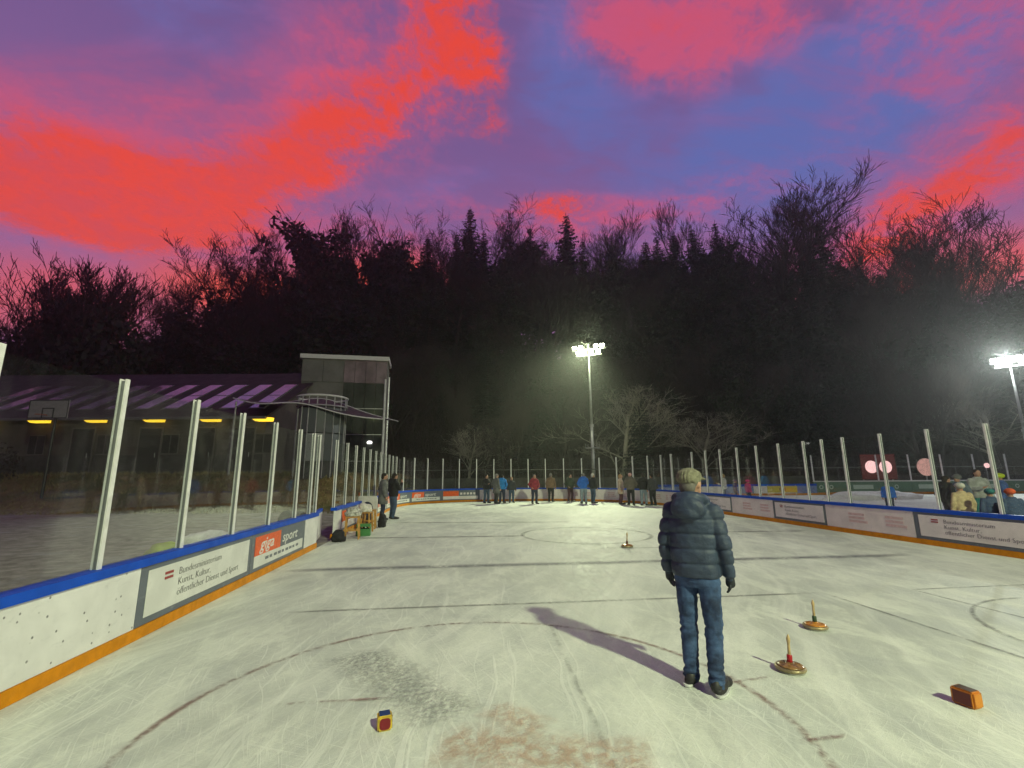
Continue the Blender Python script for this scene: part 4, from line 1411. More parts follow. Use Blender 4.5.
# ------------------------------------------------------------------ people
def p_cap(bm, p0, p1, r0, r1, n=14, flat=1.0):
    """tapered capsule"""
    p0, p1 = Vector(p0), Vector(p1)
    d = (p1 - p0)
    L_ = d.length
    d.normalize()
    a = Vector((1, 0, 0)) if abs(d.x) < .9 else Vector((0, 1, 0))
    a = (a - d * a.dot(d)).normalized()
    b = d.cross(a)
    rings = []
    for k in range(1, 5):
        t = -math.pi / 2 + math.pi / 2 * k / 4
        rings.append((p0 + d * r0 * math.sin(t), r0 * math.cos(t)))
    for k in range(0, 4):
        t = math.pi / 2 * k / 4
        rings.append((p1 + d * r1 * math.sin(t), r1 * math.cos(t)))
    vs = [[bm.verts.new(c + (a * math.cos(6.28318 * i / n) + b * math.sin(6.28318 * i / n) * flat) * r) for i in range(n)] for c, r in rings]
    for u, v in zip(vs, vs[1:]):
        for i in range(n):
            bm.faces.new((u[i], u[(i + 1) % n], v[(i + 1) % n], v[i]))
    bm.faces.new(vs[0][::-1])
    bm.faces.new(vs[-1])


def p_ell(bm, c, r, rx=0.0, rz=0.0, seg_=16):
    M = Matrix.Translation(c) @ Matrix.Rotation(rz, 4, 'Z') @ Matrix.Rotation(rx, 4, 'X') @ Matrix.Diagonal((r[0], r[1], r[2], 1))
    bmesh.ops.create_uvsphere(bm, u_segments=seg_, v_segments=seg_ // 2 + 2, radius=1, matrix=M)


def p_loft(bm, rings, n=28, pw=2.4):
    """rings: (z, rx, ry, cx, cy), bottom to top; superellipse sections, flat ends"""
    vs = []
    for z, rx, ry, cx, cy in rings:
        row = []
        for i in range(n):
            t = 6.28318 * i / n
            c, s_ = math.cos(t), math.sin(t)
            row.append(bm.verts.new((cx + rx * math.copysign(abs(c) ** (2 / pw), c), cy + ry * math.copysign(abs(s_) ** (2 / pw), s_), z)))
        vs.append(row)
    for u, v in zip(vs, vs[1:]):
        for i in range(n):
            bm.faces.new((u[i], u[(i + 1) % n], v[(i + 1) % n], v[i]))
    bm.faces.new(vs[0][::-1])
    bm.faces.new(vs[-1])


def fuse(name, fill, voxel, smooth=3, disp=None):
    """one continuous skin over all the shapes that fill() adds"""
    bm = bmesh.new()
    fill(bm)
    me = bpy.data.meshes.new(name + '_raw')
    bm.to_mesh(me)
    bm.free()
    o = bpy.data.objects.new(name + '_raw', me)
    col.objects.link(o)
    md = o.modifiers.new('r', 'REMESH')
    md.mode = 'VOXEL'
    md.voxel_size = voxel
    if smooth:
        sm = o.modifiers.new('s', 'SMOOTH')
        sm.iterations = smooth
        sm.factor = .5
    dg = bpy.context.evaluated_depsgraph_get()
    out = bpy.data.meshes.new_from_object(o.evaluated_get(dg))
    out.name = name
    bpy.data.objects.remove(o)
    if disp:
        nn = [v.normal.copy() for v in out.vertices]
        for v, q in zip(out.vertices, nn):
            v.co = v.co + q * disp(v.co, q)
    out.polygons.foreach_set('use_smooth', [True] * len(out.polygons))
    out.materials.clear()
    return out


ARMS = {      # elbow, wrist, hand tip for the person's right arm (x > 0)
    'down': ((.248, -.03, 1.15), (.255, .05, .90), (.25, .085, .80)),
    'pocket': ((.30, -.10, 1.16), (.22, .09, 1.00), (.17, .13, .95)),
    'front': ((.25, .05, 1.15), (.10, .26, 1.18), (.04, .30, 1.21)),
    'phone': ((.24, .10, 1.17), (.12, .24, 1.38), (.09, .25, 1.47)),
}


def figure_meshes(pose, voxel, near=False, stance=.10, long_coat=False, hood=False):
    la, ra = pose
    SH = 1.425
    arms = []
    for sg, k in ((-1, la), (1, ra)):
        e, w, t = ARMS[k]
        arms.append([Vector((sg * .175, -.01, SH)), Vector((sg * e[0], e[1], e[2])), Vector((sg * w[0], w[1], w[2])), Vector((sg * t[0], t[1], t[2]))])
    legs = []
    for sg in (-1, 1):
        f = .035 * sg if near else .02 * sg
        legs.append([Vector((sg * .092, 0, .90)), Vector((sg * (stance * .55 + .045), .015 - f * .3, .49)), Vector((sg * stance, -.03 - f, .09))])

    def body(bm):
        p_ell(bm, (0, .025, 1.665), (.076, .096, .112), seg_=24 if near else 14)          # skull
        p_ell(bm, (0, .065, 1.605), (.055, .058, .065))                                    # jaw
        p_ell(bm, (0, .125, 1.645), (.013, .020, .024))                                    # nose
        for sg in (-1, 1):
            p_ell(bm, (sg * .078, .02, 1.650), (.012, .020, .032))                         # ears
            if near:
                p_ell(bm, (sg * .032, .098, 1.668), (.016, .012, .011))
        if near:
            p_ell(bm, (0, .112, 1.598), (.026, .012, .009))
        p_cap(bm, (0, -.005, 1.46), (0, .015, 1.62), .058, .056)
        p_loft(bm, [(.92, .13, .085, 0, 0), (1.08, .125, .085, 0, 0), (1.30, .155, .10, 0, 0), (1.43, .15, .085, 0, -.01), (1.48, .07, .06, 0, -.01)], 18)
        for s_, e, w, t in arms:
            p_cap(bm, s_, e, .052, .042)
            p_cap(bm, e, w, .042, .032)
        for h_, k, a in legs:
            p_cap(bm, h_, k, .078, .052)
            p_cap(bm, k, a, .052, .036)

    def gloves(bm, side_):
        for i, (s_, e, w, t) in enumerate(arms):
            if i != side_:
                continue
            sg = -1 if i == 0 else 1
            d = (t - w).normalized()
            sd = Vector((0, 1, 0)) - d * d.y
            sd = sd.normalized() if sd.length > .2 else Vector((1, 0, 0))
            th_ = d.cross(sd)
            p_cap(bm, w + d * .005, w + d * .075, .034, .040, 12, .62)
            for k, (off, ln) in enumerate(((-.030, .060), (-.010, .074), (.010, .078), (.029, .068))):
                b0 = w + d * .085 + sd * off
                b1 = b0 + d * ln * .5 + th_ * sg * -.006
                b2 = b1 + d * ln * .42 + th_ * sg * -.020
                p_cap(bm, b0, b1, .0105, .0100, 8)
                p_cap(bm, b1, b2, .0100, .0085, 8)
            t0 = w + d * .035 + sd * .034
            p_cap(bm, t0, t0 + d * .045 + sd * .022, .013, .011, 8)
            p_cap(bm, t0 + d * .045 + sd * .022, t0 + d * .078 + sd * .020, .011, .009, 8)

    hem = .62 if long_coat else .865

    def jacket(bm):
        rings = [(hem, .190, .135, 0, -.005), (hem + .03, .198, .142, 0, -.005), (1.06, .198, .145, 0, -.005), (1.22, .204, .148, 0, 0), (1.36, .208, .145, 0, -.005), (1.44, .180, .118, 0, -.012), (1.50, .105, .092, 0, -.008), (1.545, .088, .085, 0, .005)]
        if long_coat:
            rings[0] = (hem, .225, .165, 0, -.005)
            rings[1] = (hem + .03, .225, .165, 0, -.005)
        p_loft(bm, rings, 30)
        for s_, e, w, t in arms:
            k = 1.0
            p_ell(bm, s_ + Vector((0, 0, -.02)), (.078, .082, .080))
            p_cap(bm, s_, e, .076 * k, .062 * k)
            p_cap(bm, e, w, .062 * k, .049 * k)
        if hood:
            prev = None
            for i in range(9):
                a = R(-35 + 250 * i / 8) + math.pi
                q = Vector((.118 * math.cos(a), -.018 + .100 * math.sin(a) * 1.05, 1.520 - .014 * math.sin(a) + (.012 if math.sin(a) < -.5 else 0)))
                if prev is not None:
                    p_cap(bm, prev, q, .050, .050, 10)
                prev = q
            p_ell(bm, (0, -.135, 1.455), (.150, .070, .105), R(14))
            p_ell(bm, (0, -.165, 1.405), (.095, .040, .07), R(20))

    def quilt(co, nrm):
        z = co.z
        d = 0.0
        if z < 1.44:
            u = (z - .872) / .122
            f = abs(u - round(u)) * .122
            d += .004 * abs(math.sin(math.pi * u)) - .011 * math.exp(-(f / .011) ** 2)
        d += .005 * mnoise.noise(Vector((co.x * 18, co.y * 18, co.z * 30))) + .009 * mnoise.noise(Vector((co.x * 8 + 5 + co.z * 4, co.y * 8, co.z * 9)))
        return d

    def cloth(co, nrm):
        return .008 * mnoise.noise(Vector((co.x * 9, co.y * 9, co.z * 14)))

    def trousers(bm):
        p_loft(bm, [(.80, .150, .105, 0, 0), (.84, .172, .122, 0, -.008), (.92, .172, .122, 0, -.010), (1.02, .160, .110, 0, 0)], 26)
        for sg, (h_, k, a) in zip((-1, 1), legs):
            p_cap(bm, h_ + Vector((0, -.012, -.02)), k, .098, .075)
            p_cap(bm, k, a + Vector((0, -.008, .03)), .075, .062)
            p_cap(bm, a + Vector((0, -.008, .06)), a + Vector((0, .005, -.015)), .063, .064)

    def denim(co, nrm):
        z = co.z
        f = math.exp(-((z - .13) / .10) ** 2) + .6 * math.exp(-((z - .46) / .08) ** 2) + .3 + .4 * math.exp(-((z - .80) / .06) ** 2)
        return f * (.016 * mnoise.noise(Vector((co.x * 7, co.y * 7, z * 30))) + .008 * mnoise.noise(Vector((co.x * 20 + 9, co.y * 20, z * 40))))

    def shoe(sg):
        a = legs[0][2] if sg < 0 else legs[1][2]

        def fill(bm):
            out_ = .02 * sg
            p_ell(bm, (a.x, a.y - .02, .070), (.047, .062, .062))
            p_ell(bm, (a.x + out_, a.y + .085, .060), (.056, .115, .052))
            p_ell(bm, (a.x + out_ * 2, a.y + .165, .048), (.052, .066, .040))
            p_loft(bm, [(.018, .045, .13, a.x + out_, a.y + .055), (.05, .046, .13, a.x + out_, a.y + .055)], 18, 2.2)
        return fill

    def sole(sg):
        a = legs[0][2] if sg < 0 else legs[1][2]

        def fill(bm):
            p_loft(bm, [(.001, .054, .158, a.x + .026 * sg, a.y + .070), (.024, .058, .165, a.x + .026 * sg, a.y + .070)], 22, 2.2)
        return fill

    res = {
        'body': fuse('body', body, .008 if near else .018, 2),
        'gloves': [fuse('hand', lambda bm, q=q: gloves(bm, q), .0045 if near else .014, 1) for q in (0, 1)],
        'jacket': fuse('jacket', jacket, voxel, 5 if near else 2, quilt if near else cloth),
        'trousers': fuse('trousers', trousers, voxel, 4 if near else 2, denim if near else None),
    }
    if near:
        res['shoes'] = [fuse('shoe', shoe(s_), .007, 2) for s_ in (-1, 1)]
        res['soles'] = [fuse('sole', sole(s_), .006, 0) for s_ in (-1, 1)]
    else:
        res['shoes'] = [fuse('shoe', shoe(s_), .016, 1) for s_ in (-1, 1)]

    def hairm(bm):
        p_ell(bm, (0, .005, 1.690), (.086, .100, .100))
        p_ell(bm, (0, -.04, 1.63), (.075, .062, .085))
    res['hair'] = fuse('hair', hairm, .008 if near else .016, 1)

    def beanie(bm):
        p_ell(bm, (0, .012, 1.712), (.094, .112, .085))
        p_cap(bm, (0, .012, 1.69), (0, .012, 1.70), .092, .092)
    res['beanie'] = fuse('beanie', beanie, .012, 1)

    def helmet(bm):
        p_ell(bm, (0, .01, 1.705), (.118, .138, .105))
        p_ell(bm, (0, .10, 1.70), (.09, .06, .03))
    res['helmet'] = fuse('helmet', helmet, .014, 1)
    return res


SKIN = mat('skin', (.42, .23, .16), .55, vary=.08, vscale=20)


def cloth_mat(name, c, rough=.85):
    return mat('cloth_' + name, c, rough, vary=.22, vscale=7, bump=.25, bscale=60)


def person(label, loc, face_az, h, fm, coat, legs_, top, top_col, hands=None, group=None, shoes=(.02, .02, .022), lean=0.0):
    root = tag(empty('person', loc, -R(face_az)), label, 'person', group)
    k = h / 1.79
    kw = k if legs_.name == 'denim' else k * 1.14
    root.scale = (kw, kw, k)
    if lean:
        root.rotation_euler = (R(lean), 0, -R(face_az))

    def sub(name, me, m_):
        o = mesh_obj(name, me, None, root)
        if not me.materials:
            me.materials.append(None)
        o.material_slots[0].link = 'OBJECT'
        o.material_slots[0].material = m_
        return o
    sub('body', fm['body'], SKIN)
    for q in fm['gloves']:
        sub('hand', q, hands or SKIN)
    sub('jacket', fm['jacket'], coat)
    sub('trousers', fm['trousers'], legs_)
    for s_ in fm['shoes']:
        sub('shoe', s_, mat('shoe_dark', (.02, .02, .022), .6))
    if top:
        sub(top, fm[top], top_col)
    return root


# ---- the man in the foreground
NEAR = figure_meshes(('down', 'down'), .0095, near=True, stance=.105, hood=True)
NAVY = mat('navy_quilted_nylon', lin(46, 58, 80), .6, vary=.14, vscale=9, bump=.25, bscale=70)
DENIM = mat('denim', lin(60, 84, 124), .85, col2=lin(24, 38, 66), vscale=6.5, bump=.35, bscale=160)
man = person('man from behind in dark hooded quilted jacket, jeans and grey-green cap', (2.055, 4.05, 0), 40, 1.79, NEAR, NAVY, DENIM, None, None,
             mat('dark_glove', (.022, .026, .034), .7, bump=.2))


def cap_shape(bm):
    p_ell(bm, (0, .005, 1.728), (.098, .120, .066), R(-6))
    p_ell(bm, (0, -.035, 1.705), (.095, .085, .066))
    p_cap(bm, (0, .0, 1.690), (0, .012, 1.700), .088, .090)
    p_ell(bm, (0, .130, 1.700), (.075, .052, .012), R(-10))


def cap_rib(co, n):
    return .0025 * math.sin(co.x * 260) + .004 * mnoise.noise(co * 25)


capm = fuse('cap', cap_shape, .0065, 2, cap_rib)
cap_o = mesh_obj('cap', capm, mat('olive_cap', lin(118, 116, 98), .95, vary=.22, vscale=30, bump=.5, bscale=120), man)
hair_o = mesh_obj('hair', NEAR['hair'], mat('grey_hair', (.13, .12, .11), .8, bump=.4, bscale=150), man)
for o, q in zip([c for c in man.children if c.name.startswith('shoe')], NEAR['soles']):
    mesh_obj('sole', q, mat('pale_sole', (.55, .56, .56), .6), o)
# his head is turned to the right of his shoulders
HT = Matrix.Translation((0, 0, 0)) @ Matrix.Rotation(R(-22), 4, 'Z')
for o in (cap_o, hair_o):
    o.matrix_basis = HT
bd = [c for c in man.children if c.name.startswith('body')][0]
for v in bd.data.vertices:
    if v.co.z > 1.50:
        f = smooth01((v.co.z - 1.50) / .08)
        v.co = (Matrix.Rotation(R(-22) * f, 3, 'Z') @ v.co)

# ---- the far group and the two by the gate: five builds shared between them
FM = {
    'down': figure_meshes(('down', 'down'), .018, stance=.10),
    'pocket': figure_meshes(('pocket', 'pocket'), .018, stance=.11, hood=True),
    'front': figure_meshes(('down', 'front'), .018, stance=.12),
    'phone': figure_meshes(('pocket', 'phone'), .018, stance=.10, hood=True),
    'coat': figure_meshes(('pocket', 'down'), .018, stance=.08, long_coat=True),
}
C = cloth_mat
BLK, CHAR, GRYC = C('black', (.016, .016, .019)), C('charcoal', (.04, .042, .046)), C('grey', (.12, .125, .125))
BLUE, NAVYC, JEAN, PJEAN = C('blue', (.015, .12, .50)), C('navy', (.02, .028, .06)), C('jeans', (.05, .08, .14)), C('pale_jeans', (.20, .25, .30))
REDC, TAN, GRN, CREAM = C('red', (.26, .025, .045)), C('tan', (.20, .13, .08)), C('green', (.035, .05, .03)), C('cream', (.44, .34, .28))
MAR, BRN, TEAL, PINKC = C('maroon', (.07, .02, .03)), C('brown_grey', (.11, .095, .08)), C('teal', (.03, .16, .16)), C('pink', (.55, .05, .20))
HGREY, HDARK, HBLOND, HWHITE = C('hair_grey', (.17, .16, .15)), C('hair_dark', (.02, .015, .012)), C('hair_blond', (.38, .25, .12)), C('hair_white', (.52, .50, .46))


def stripes():
    m_ = bpy.data.materials.new('striped_knit')
    m_.use_nodes = True
    g = NG(m_.node_tree)
    bs = m_.node_tree.nodes['Principled BSDF']
    t_ = g.n('ShaderNodeTexCoord')
    w_ = g.n('ShaderNodeTexWave', bands_direction='Z')
    g.L.new(g.mapping(t_.outputs['Object'], (1, 1, 1), (0, R(35), 0)), w_.inputs[0])
    w_.inputs['Scale'].default_value = 9
    g.L.new(g.mix(g.ramp(w_.outputs[1], .45, .55), (.45, .02, .03), (.6, .58, .55)), bs.inputs['Base Color'])
    bs.inputs['Roughness'].default_value = .9
    return m_


G1 = 'people standing at the far end of the ice'
PEOPLE = [
    ('person in black jacket and dark trousers, first of the row at the far end', (1.70, 29.6), 150, 1.74, 'front', BLK, JEAN, 'hair', HDARK),
    ('person in long grey coat beside the bright blue jacket', (2.26, 28.9), 60, 1.80, 'coat', GRYC, CHAR, 'hair', HGREY),
    ('person in bright sky-blue jacket turned away at the far boards', (2.66, 29.5), 20, 1.74, 'pocket', C('skyblue', (.02, .22, .60)), NAVYC, 'hair', HDARK),
    ('shorter person in dark vest with pale top near the far boards', (3.30, 29.9), 175, 1.60, 'down', CHAR, JEAN, 'hair', HBLOND),
    ('person in dark red jacket with legs apart at the far end', (4.50, 28.2), 165, 1.74, 'pocket', REDC, NAVYC, 'hair', HGREY),
    ('person in tan jacket and black trousers at the far boards', (5.85, 30.0), 30, 1.80, 'down', TAN, BLK, 'hair', HGREY),
    ('person in dark green jacket and maroon trousers at the far boards', (7.10, 29.9), 160, 1.74, 'pocket', GRN, MAR, 'hair', HDARK),
    ('person in royal blue jacket and pale jeans', (7.46, 28.0), 10, 1.80, 'phone', BLUE, PJEAN, 'hair', HGREY),
    ('white-haired person in black top beside the royal blue jacket', (8.10, 28.2), 70, 1.78, 'down', BLK, JEAN, 'hair', HWHITE),
    ('fair-haired person in long cream coat', (9.32, 26.7), 120, 1.72, 'coat', CREAM, MAR, 'hair', HBLOND),
    ('person in brown-grey jacket with red and white striped hat', (9.58, 25.8), 15, 1.78, 'pocket', BRN, BLK, 'beanie', stripes()),
    ('person in black jacket and light jeans near the curved boards', (10.25, 25.6), 25, 1.76, 'pocket', BLK, PJEAN, 'hair', HDARK),
    ('person in dark grey clothes, last of the far row', (10.60, 25.2), 340, 1.74, 'down', CHAR, BLK, 'hair', HDARK),
]
for lab, (x, y), a, h, b, c, l, top, tcol in PEOPLE:
    person(lab, (x, y, 0), a, h, FM[b], c, l, top, tcol, None, G1)
person('person in grey winter coat standing by the side boards past the gate', (-2.98, 19.3, 0), 75, 1.84, FM['coat'], GRYC, NAVYC, 'hair', HDARK, None, 'pair by the side boards')
person('person in black jacket and jeans raising a phone by the side boards', (-2.66, 19.9, 0), 55, 1.84, FM['phone'], BLK, JEAN, 'hair', HDARK, None, 'pair by the side boards')

G2 = 'skaters on the neighbouring rink'
SK = [
    ('child with white helmet and cream jacket behind the glass', (13.15, 11.15), 20, 1.44, 'down', C('sand', (.55, .42, .25)), NAVYC, 'helmet', HWHITE),
    ('child with teal helmet and dark blue jacket close behind the glass', (13.0, 10.35), 30, 1.32, 'down', C('dusk_blue', (.05, .08, .16)), NAVYC, 'helmet', TEAL),
    ('child with orange-red helmet behind the glass', (13.05, 9.95), 20, 1.33, 'down', C('dusk_blue', (.05, .08, .16)), NAVYC, 'helmet', C('orange', (.62, .10, .03))),
    ('skater with lime helmet and blue jacket', (19.0, 14.7), 320, 1.66, 'front', C('mid_blue', (.06, .12, .32)), NAVYC, 'helmet', C('lime', (.50, .62, .03))),
    ('skater in pale grey jacket and teal trousers with arms out', (17.1, 13.9), 200, 1.82, 'front', C('pale_grey', (.32, .33, .32)), TEAL, 'hair', HDARK),
    ('skater in black jacket and white scarf', (15.1, 13.2), 100, 1.62, 'pocket', BLK, CHAR, 'hair', HDARK),
    ('skater in slate jacket bending by the green boards', (16.1, 13.7), 250, 1.64, 'front', C('slate', (.10, .13, .17)), CHAR, 'helmet', GRYC),
    ('small skater in blue near the round red signs', (18.3, 18.5), 220, 1.34, 'down', BLUE, NAVYC, 'helmet', NAVYC),
    ('child in bright pink jacket beyond the side barrier', (16.3, 25.3), 90, 1.36, 'down', PINKC, NAVYC, 'helmet', PINKC),
    ('skater in white top beyond the side barrier', (15.2, 25.9), 300, 1.70, 'front', C('white_top', (.50, .48, .48)), JEAN, 'hair', HBLOND),
    ('child in purple jacket beyond the side barrier', (16.75, 27.3), 120, 1.34, 'down', C('purple', (.10, .05, .14)), NAVYC, 'helmet', C('plum', (.15, .06, .16))),
]
for lab, (x, y), a, h, b, c, l, top, tcol in SK:
    person(lab, (x, y, 0), a, h, FM[b], c, l, top, tcol, None, G2)

# ------------------------------------------------------------------ ice stocks and target blocks
WOOD = mat('varnished_wood', (.30, .13, .035), .28, vary=.35, vscale=14, bump=.1, bscale=40)
PWOOD = mat('pale_wood', (.42, .30, .15), .45, vary=.25, vscale=18)
RIMM = mat('rim_metal', (.34, .28, .16), .42, .5, vary=.2)


def stock(label, loc, rz, lean, wood, collar_m, k=1.0):
    root = tag(empty('ice_stock', loc, rz), label, 'ice stock', 'ice stocks on the ice')
    root.scale = (k * .87, k * .87, k)
    MB().lathe([(.120, .001), (.136, .004), (.136, .014), (.120, .016)], 40).build('running_plate', mat('plate_grey', (.30, .30, .27), .4, vary=.1), root, smooth=False)
    MB().lathe([(.120, .0165), (.142, .018), (.147, .026), (.147, .036), (.141, .043), (.124, .044)], 40).build('rim_band', RIMM, root, smooth=True)
    MB().lathe([(.110, .0445), (.128, .047), (.122, .054), (.090, .062), (.050, .067), (.026, .074), (.022, .084)], 40).build('disc', wood, root, smooth=True)
    h = MB().lathe([(.016, 0), (.0175, .04), (.014, .10), (.013, .150), (.018, .178), (.0195, .190), (.014, .208), (.005, .226), (.001, .232)], 18).build('grip', PWOOD, root, smooth=True)
    h.location = (0, 0, .078)
    h.rotation_euler = (R(lean), 0, 0)
    c = MB().lathe([(.022, -.006), (.026, .0), (.026, .052), (.019, .060)], 20).build('collar', collar_m, h, smooth=True)
    return root


REDP = mat('red_lacquer', (.36, .012, .02), .3)
stock('ice stock with red collar and brown disc, nearer of the two beside the man', (2.985, 4.275, 0), R(20), 3, mat('brown_disc', (.22, .12, .045), .25, vary=.4, vscale=16), REDP)
stock('ice stock with orange disc and dark collar behind the red-collared one', (4.06, 5.30, 0), R(-60), -3, mat('orange_disc', (.46, .19, .03), .25, vary=.3, vscale=16), mat('dark_green_lacquer', (.03, .06, .03), .35))
stock('ice stock standing alone far down the ice', (4.05, 11.35, 0), R(100), 4, WOOD, mat('dark_brown_lacquer', (.10, .03, .02), .35), 1.15)


def block(label, loc, rz, size, edge_m, faces):
    """target block: chamfered body and a coloured plate sunk in each face"""
    root = tag(empty('target_block', loc, rz), label, 'target block', 'target blocks lying on the ice')
    a, b, c = size
    MB().box(-a / 2, a / 2, -b / 2, b / 2, .001, c).build('body', edge_m, root, bevel=min(size) * .10)
    fx, fy = a * .38, b * .38
    z0, z1 = c * .13, c * .87
    for side_, mt in faces.items():
        mb_ = MB()
        if side_ == 'front':
            n = 20
            pts = [(fx * math.copysign(abs(math.cos(t)) ** .6, math.cos(t)), c / 2 + (z1 - z0) / 2 * math.copysign(abs(math.sin(t)) ** .6, math.sin(t))) for t in (6.28318 * i / n for i in range(n))]
            mb_.add([(x, -b / 2 - .002, z) for x, z in pts] + [(x, -b / 2 + .002, z) for x, z in pts], [tuple(range(n)), tuple(range(2 * n - 1, n - 1, -1))] + [(i, n + i, n + (i + 1) % n, (i + 1) % n) for i in range(n)])
        elif side_ == 'top':
            mb_.box(-fx, fx, -fy, fy, c - .002, c + .002)
        elif side_ == 'right':
            mb_.box(a / 2 - .002, a / 2 + .002, -fy, fy, z0, z1)
        elif side_ == 'left':
            mb_.box(-a / 2 - .002, -a / 2 + .002, -fy, fy, z0, z1)
        mb_.build('face_plate', mt, root)
    return root


YEL = mat('yellow_edge', (.52, .36, .04), .4, vary=.15, vscale=20)
block('yellow-edged cube with a red face and blue top', (-.500, 3.745, 0), R(14), (.098, .098, .098), YEL,
      {'front': mat('red_face', (.16, .006, .012), .3), 'top': mat('blue_face', (.015, .05, .16), .35), 'right': mat('dark_face', (.03, .028, .02), .4)})
block('orange block with a dark red face', (3.875, 3.525, 0), R(12), (.11, .15, .118), mat('orange_edge', (.50, .17, .02), .4, vary=.15, vscale=20),
      {'left': mat('wine_face', (.12, .006, .010), .35), 'top': mat('brown_face', (.07, .045, .02), .4), 'front': mat('orange_face', (.56, .20, .015), .4)})

# ------------------------------------------------------------------ the corner past the gate: stools, cloth, crate, bags, arch
OAK = mat('stool_wood', (.42, .22, .05), .45, vary=.25, vscale=12)


def stool(label, loc, rz, w=.40, h=.62):
    root = tag(empty('wooden_stool', loc, rz), label, 'stool', 'stools by the side boards')
    MB().box(-w / 2, w / 2, -w / 2, w / 2, h - .04, h).build('seat', OAK, root, bevel=.008)
    for sx in (-1, 1):
        for sy in (-1, 1):
            MB().hexa([(sx * w * .48 - .022, sy * w * .48 - .022, .001), (sx * w * .48 + .022, sy * w * .48 - .022, .001), (sx * w * .48 + .022, sy * w * .48 + .022, .001), (sx * w * .48 - .022, sy * w * .48 + .022, .001)],
                      [(sx * w * .40 - .022, sy * w * .40 - .022, h - .042), (sx * w * .40 + .022, sy * w * .40 - .022, h - .042), (sx * w * .40 + .022, sy * w * .40 + .022, h - .042), (sx * w * .40 - .022, sy * w * .40 + .022, h - .042)]).build('leg', OAK, root)
    for sy in (-1, 1):
        MB().box(-w * .40, w * .40, sy * w * .44 - .012, sy * w * .44 + .012, h * .36, h * .42).build('stretcher', OAK, root)
    return root


stool('wooden stool nearest the gate with white cloths heaped on it', (-2.98, 14.05, 0), R(8))
stool('wooden stool behind the green crate', (-2.92, 15.55, 0), R(-6))
stool('wooden stool farthest from the gate beside the arch', (-2.96, 16.55, 0), R(4))


def heap(name, label, cat, loc, rad, material, seed, cut=.0):
    def fill(bm):
        r_ = random.Random(seed)
        for k in range(9):
            p_ell(bm, (r_.uniform(-.5, .5) * rad[0], r_.uniform(-.5, .5) * rad[1], rad[2] * r_.uniform(.35, .7)), (rad[0] * r_.uniform(.35, .6), rad[1] * r_.uniform(.35, .6), rad[2] * r_.uniform(.3, .36)), 0, r_.uniform(0, 3))
        p_loft(bm, [(.001, rad[0] * .85, rad[1] * .85, 0, 0), (rad[2] * .4, rad[0] * .9, rad[1] * .9, 0, 0)], 20)
    me = fuse(name, fill, .02, 2, lambda c, n: .015 * mnoise.noise(c * 14))
    return tag(mesh_obj(name, me, material, None, loc), label, cat)


heap('cloth_heap', 'white patterned cloths heaped on the stool nearest the gate', 'cloths', (-2.98, 14.05, .621), (.26, .26, .26), mat('patterned_cloth', (.62, .62, .56), .9, col2=(.20, .20, .17), vscale=14), 4)
heap('cloth_heap', 'white paper bags piled on the stool behind the green crate', 'bags', (-2.92, 15.55, .621), (.22, .24, .30), mat('paper_white', (.60, .58, .52), .9, vary=.25, vscale=8), 7)
heap('sports_bag', 'black sports bag slumped on the ice by the gate', 'bag', (-3.22, 13.55, .002), (.22, .20, .30), BLK, 11)
heap('sports_bag', 'tall black bag leaning by the farthest stool', 'bag', (-2.62, 16.95, .002), (.16, .18, .52), BLK, 12)
heap('dark_lump', 'dark lump standing in for a seated figure outside the open gate', 'bags', (-4.35, 13.2, -.058), (.45, .45, .95), mat('dark_lump_cloth', (.025, .02, .022), .8, vary=.5, vscale=4), 13)  # made-up lump in place of someone dark taken to sit here

GRC = mat('green_plastic', (.05, .20, .06), .45, vary=.15)
cr = tag(empty('bottle_crate', (-2.80, 14.75, 0), R(5)), 'green plastic crate standing between the stools', 'crate')
for sx in (-.19, .19):
    MB().box(sx - .012, sx + .012, -.15, .15, .03, .33).build('side', GRC, cr)
for sy in (-.138, .138):
    MB().box(-.177, .177, sy - .012, sy + .012, .03, .20).build('side', GRC, cr)
    MB().box(-.177, .177, sy - .012, sy + .012, .26, .33).build('rim', GRC, cr)
MB().box(-.202, .202, -.15, .15, .001, .029).build('base', GRC, cr)
bmat = mat('bottle_glass', (.02, .05, .02), .1, spec=.8)
bme = MB().lathe([(.034, 0), (.036, .01), (.036, .16), (.016, .21), (.013, .27), (.015, .28)], 12).mesh('bottle')
bme.materials.append(bmat)
k = 0
for ix in range(3):
    for iy in range(2):
        o = mesh_obj('bottle', bme, None, None, (-2.80 - .10 + .10 * ix, 14.75 - .065 + .13 * iy, .030))
        tag(o, 'green bottle standing in the green crate', 'bottle', 'bottles in the green crate')

arch = tag(empty('arch_board', (-3.26, 17.6, 0), R(-12)), 'white board with an arched opening leaning by the side boards', 'board')
n = 18
mb = MB()
w_, H_, r_ = .36, 1.02, .22
inner = [(-r_, .05)] + [(r_ * math.cos(math.pi - math.pi * i / n), .55 + r_ * 1.25 * math.sin(math.pi * i / n)) for i in range(n + 1)] + [(r_, .05)]
outer = [(-w_, .05)] + [(-w_ + 2 * w_ * i / n, H_ if 0 < i < n else H_ - .06) for i in range(n + 1)] + [(w_, .05)]
m_n = len(inner)
vs = [(x, 0, z) for x, z in inner] + [(x, 0, z) for x, z in outer] + [(x, .03, z) for x, z in inner] + [(x, .03, z) for x, z in outer]
fs = []
for i in range(m_n - 1):
    a, b = i, i + 1
    fs += [(a, b, m_n + b, m_n + a), (2 * m_n + b, 2 * m_n + a, 3 * m_n + a, 3 * m_n + b), (b, a, 2 * m_n + a, 2 * m_n + b), (m_n + a, m_n + b, 3 * m_n + b, 3 * m_n + a)]
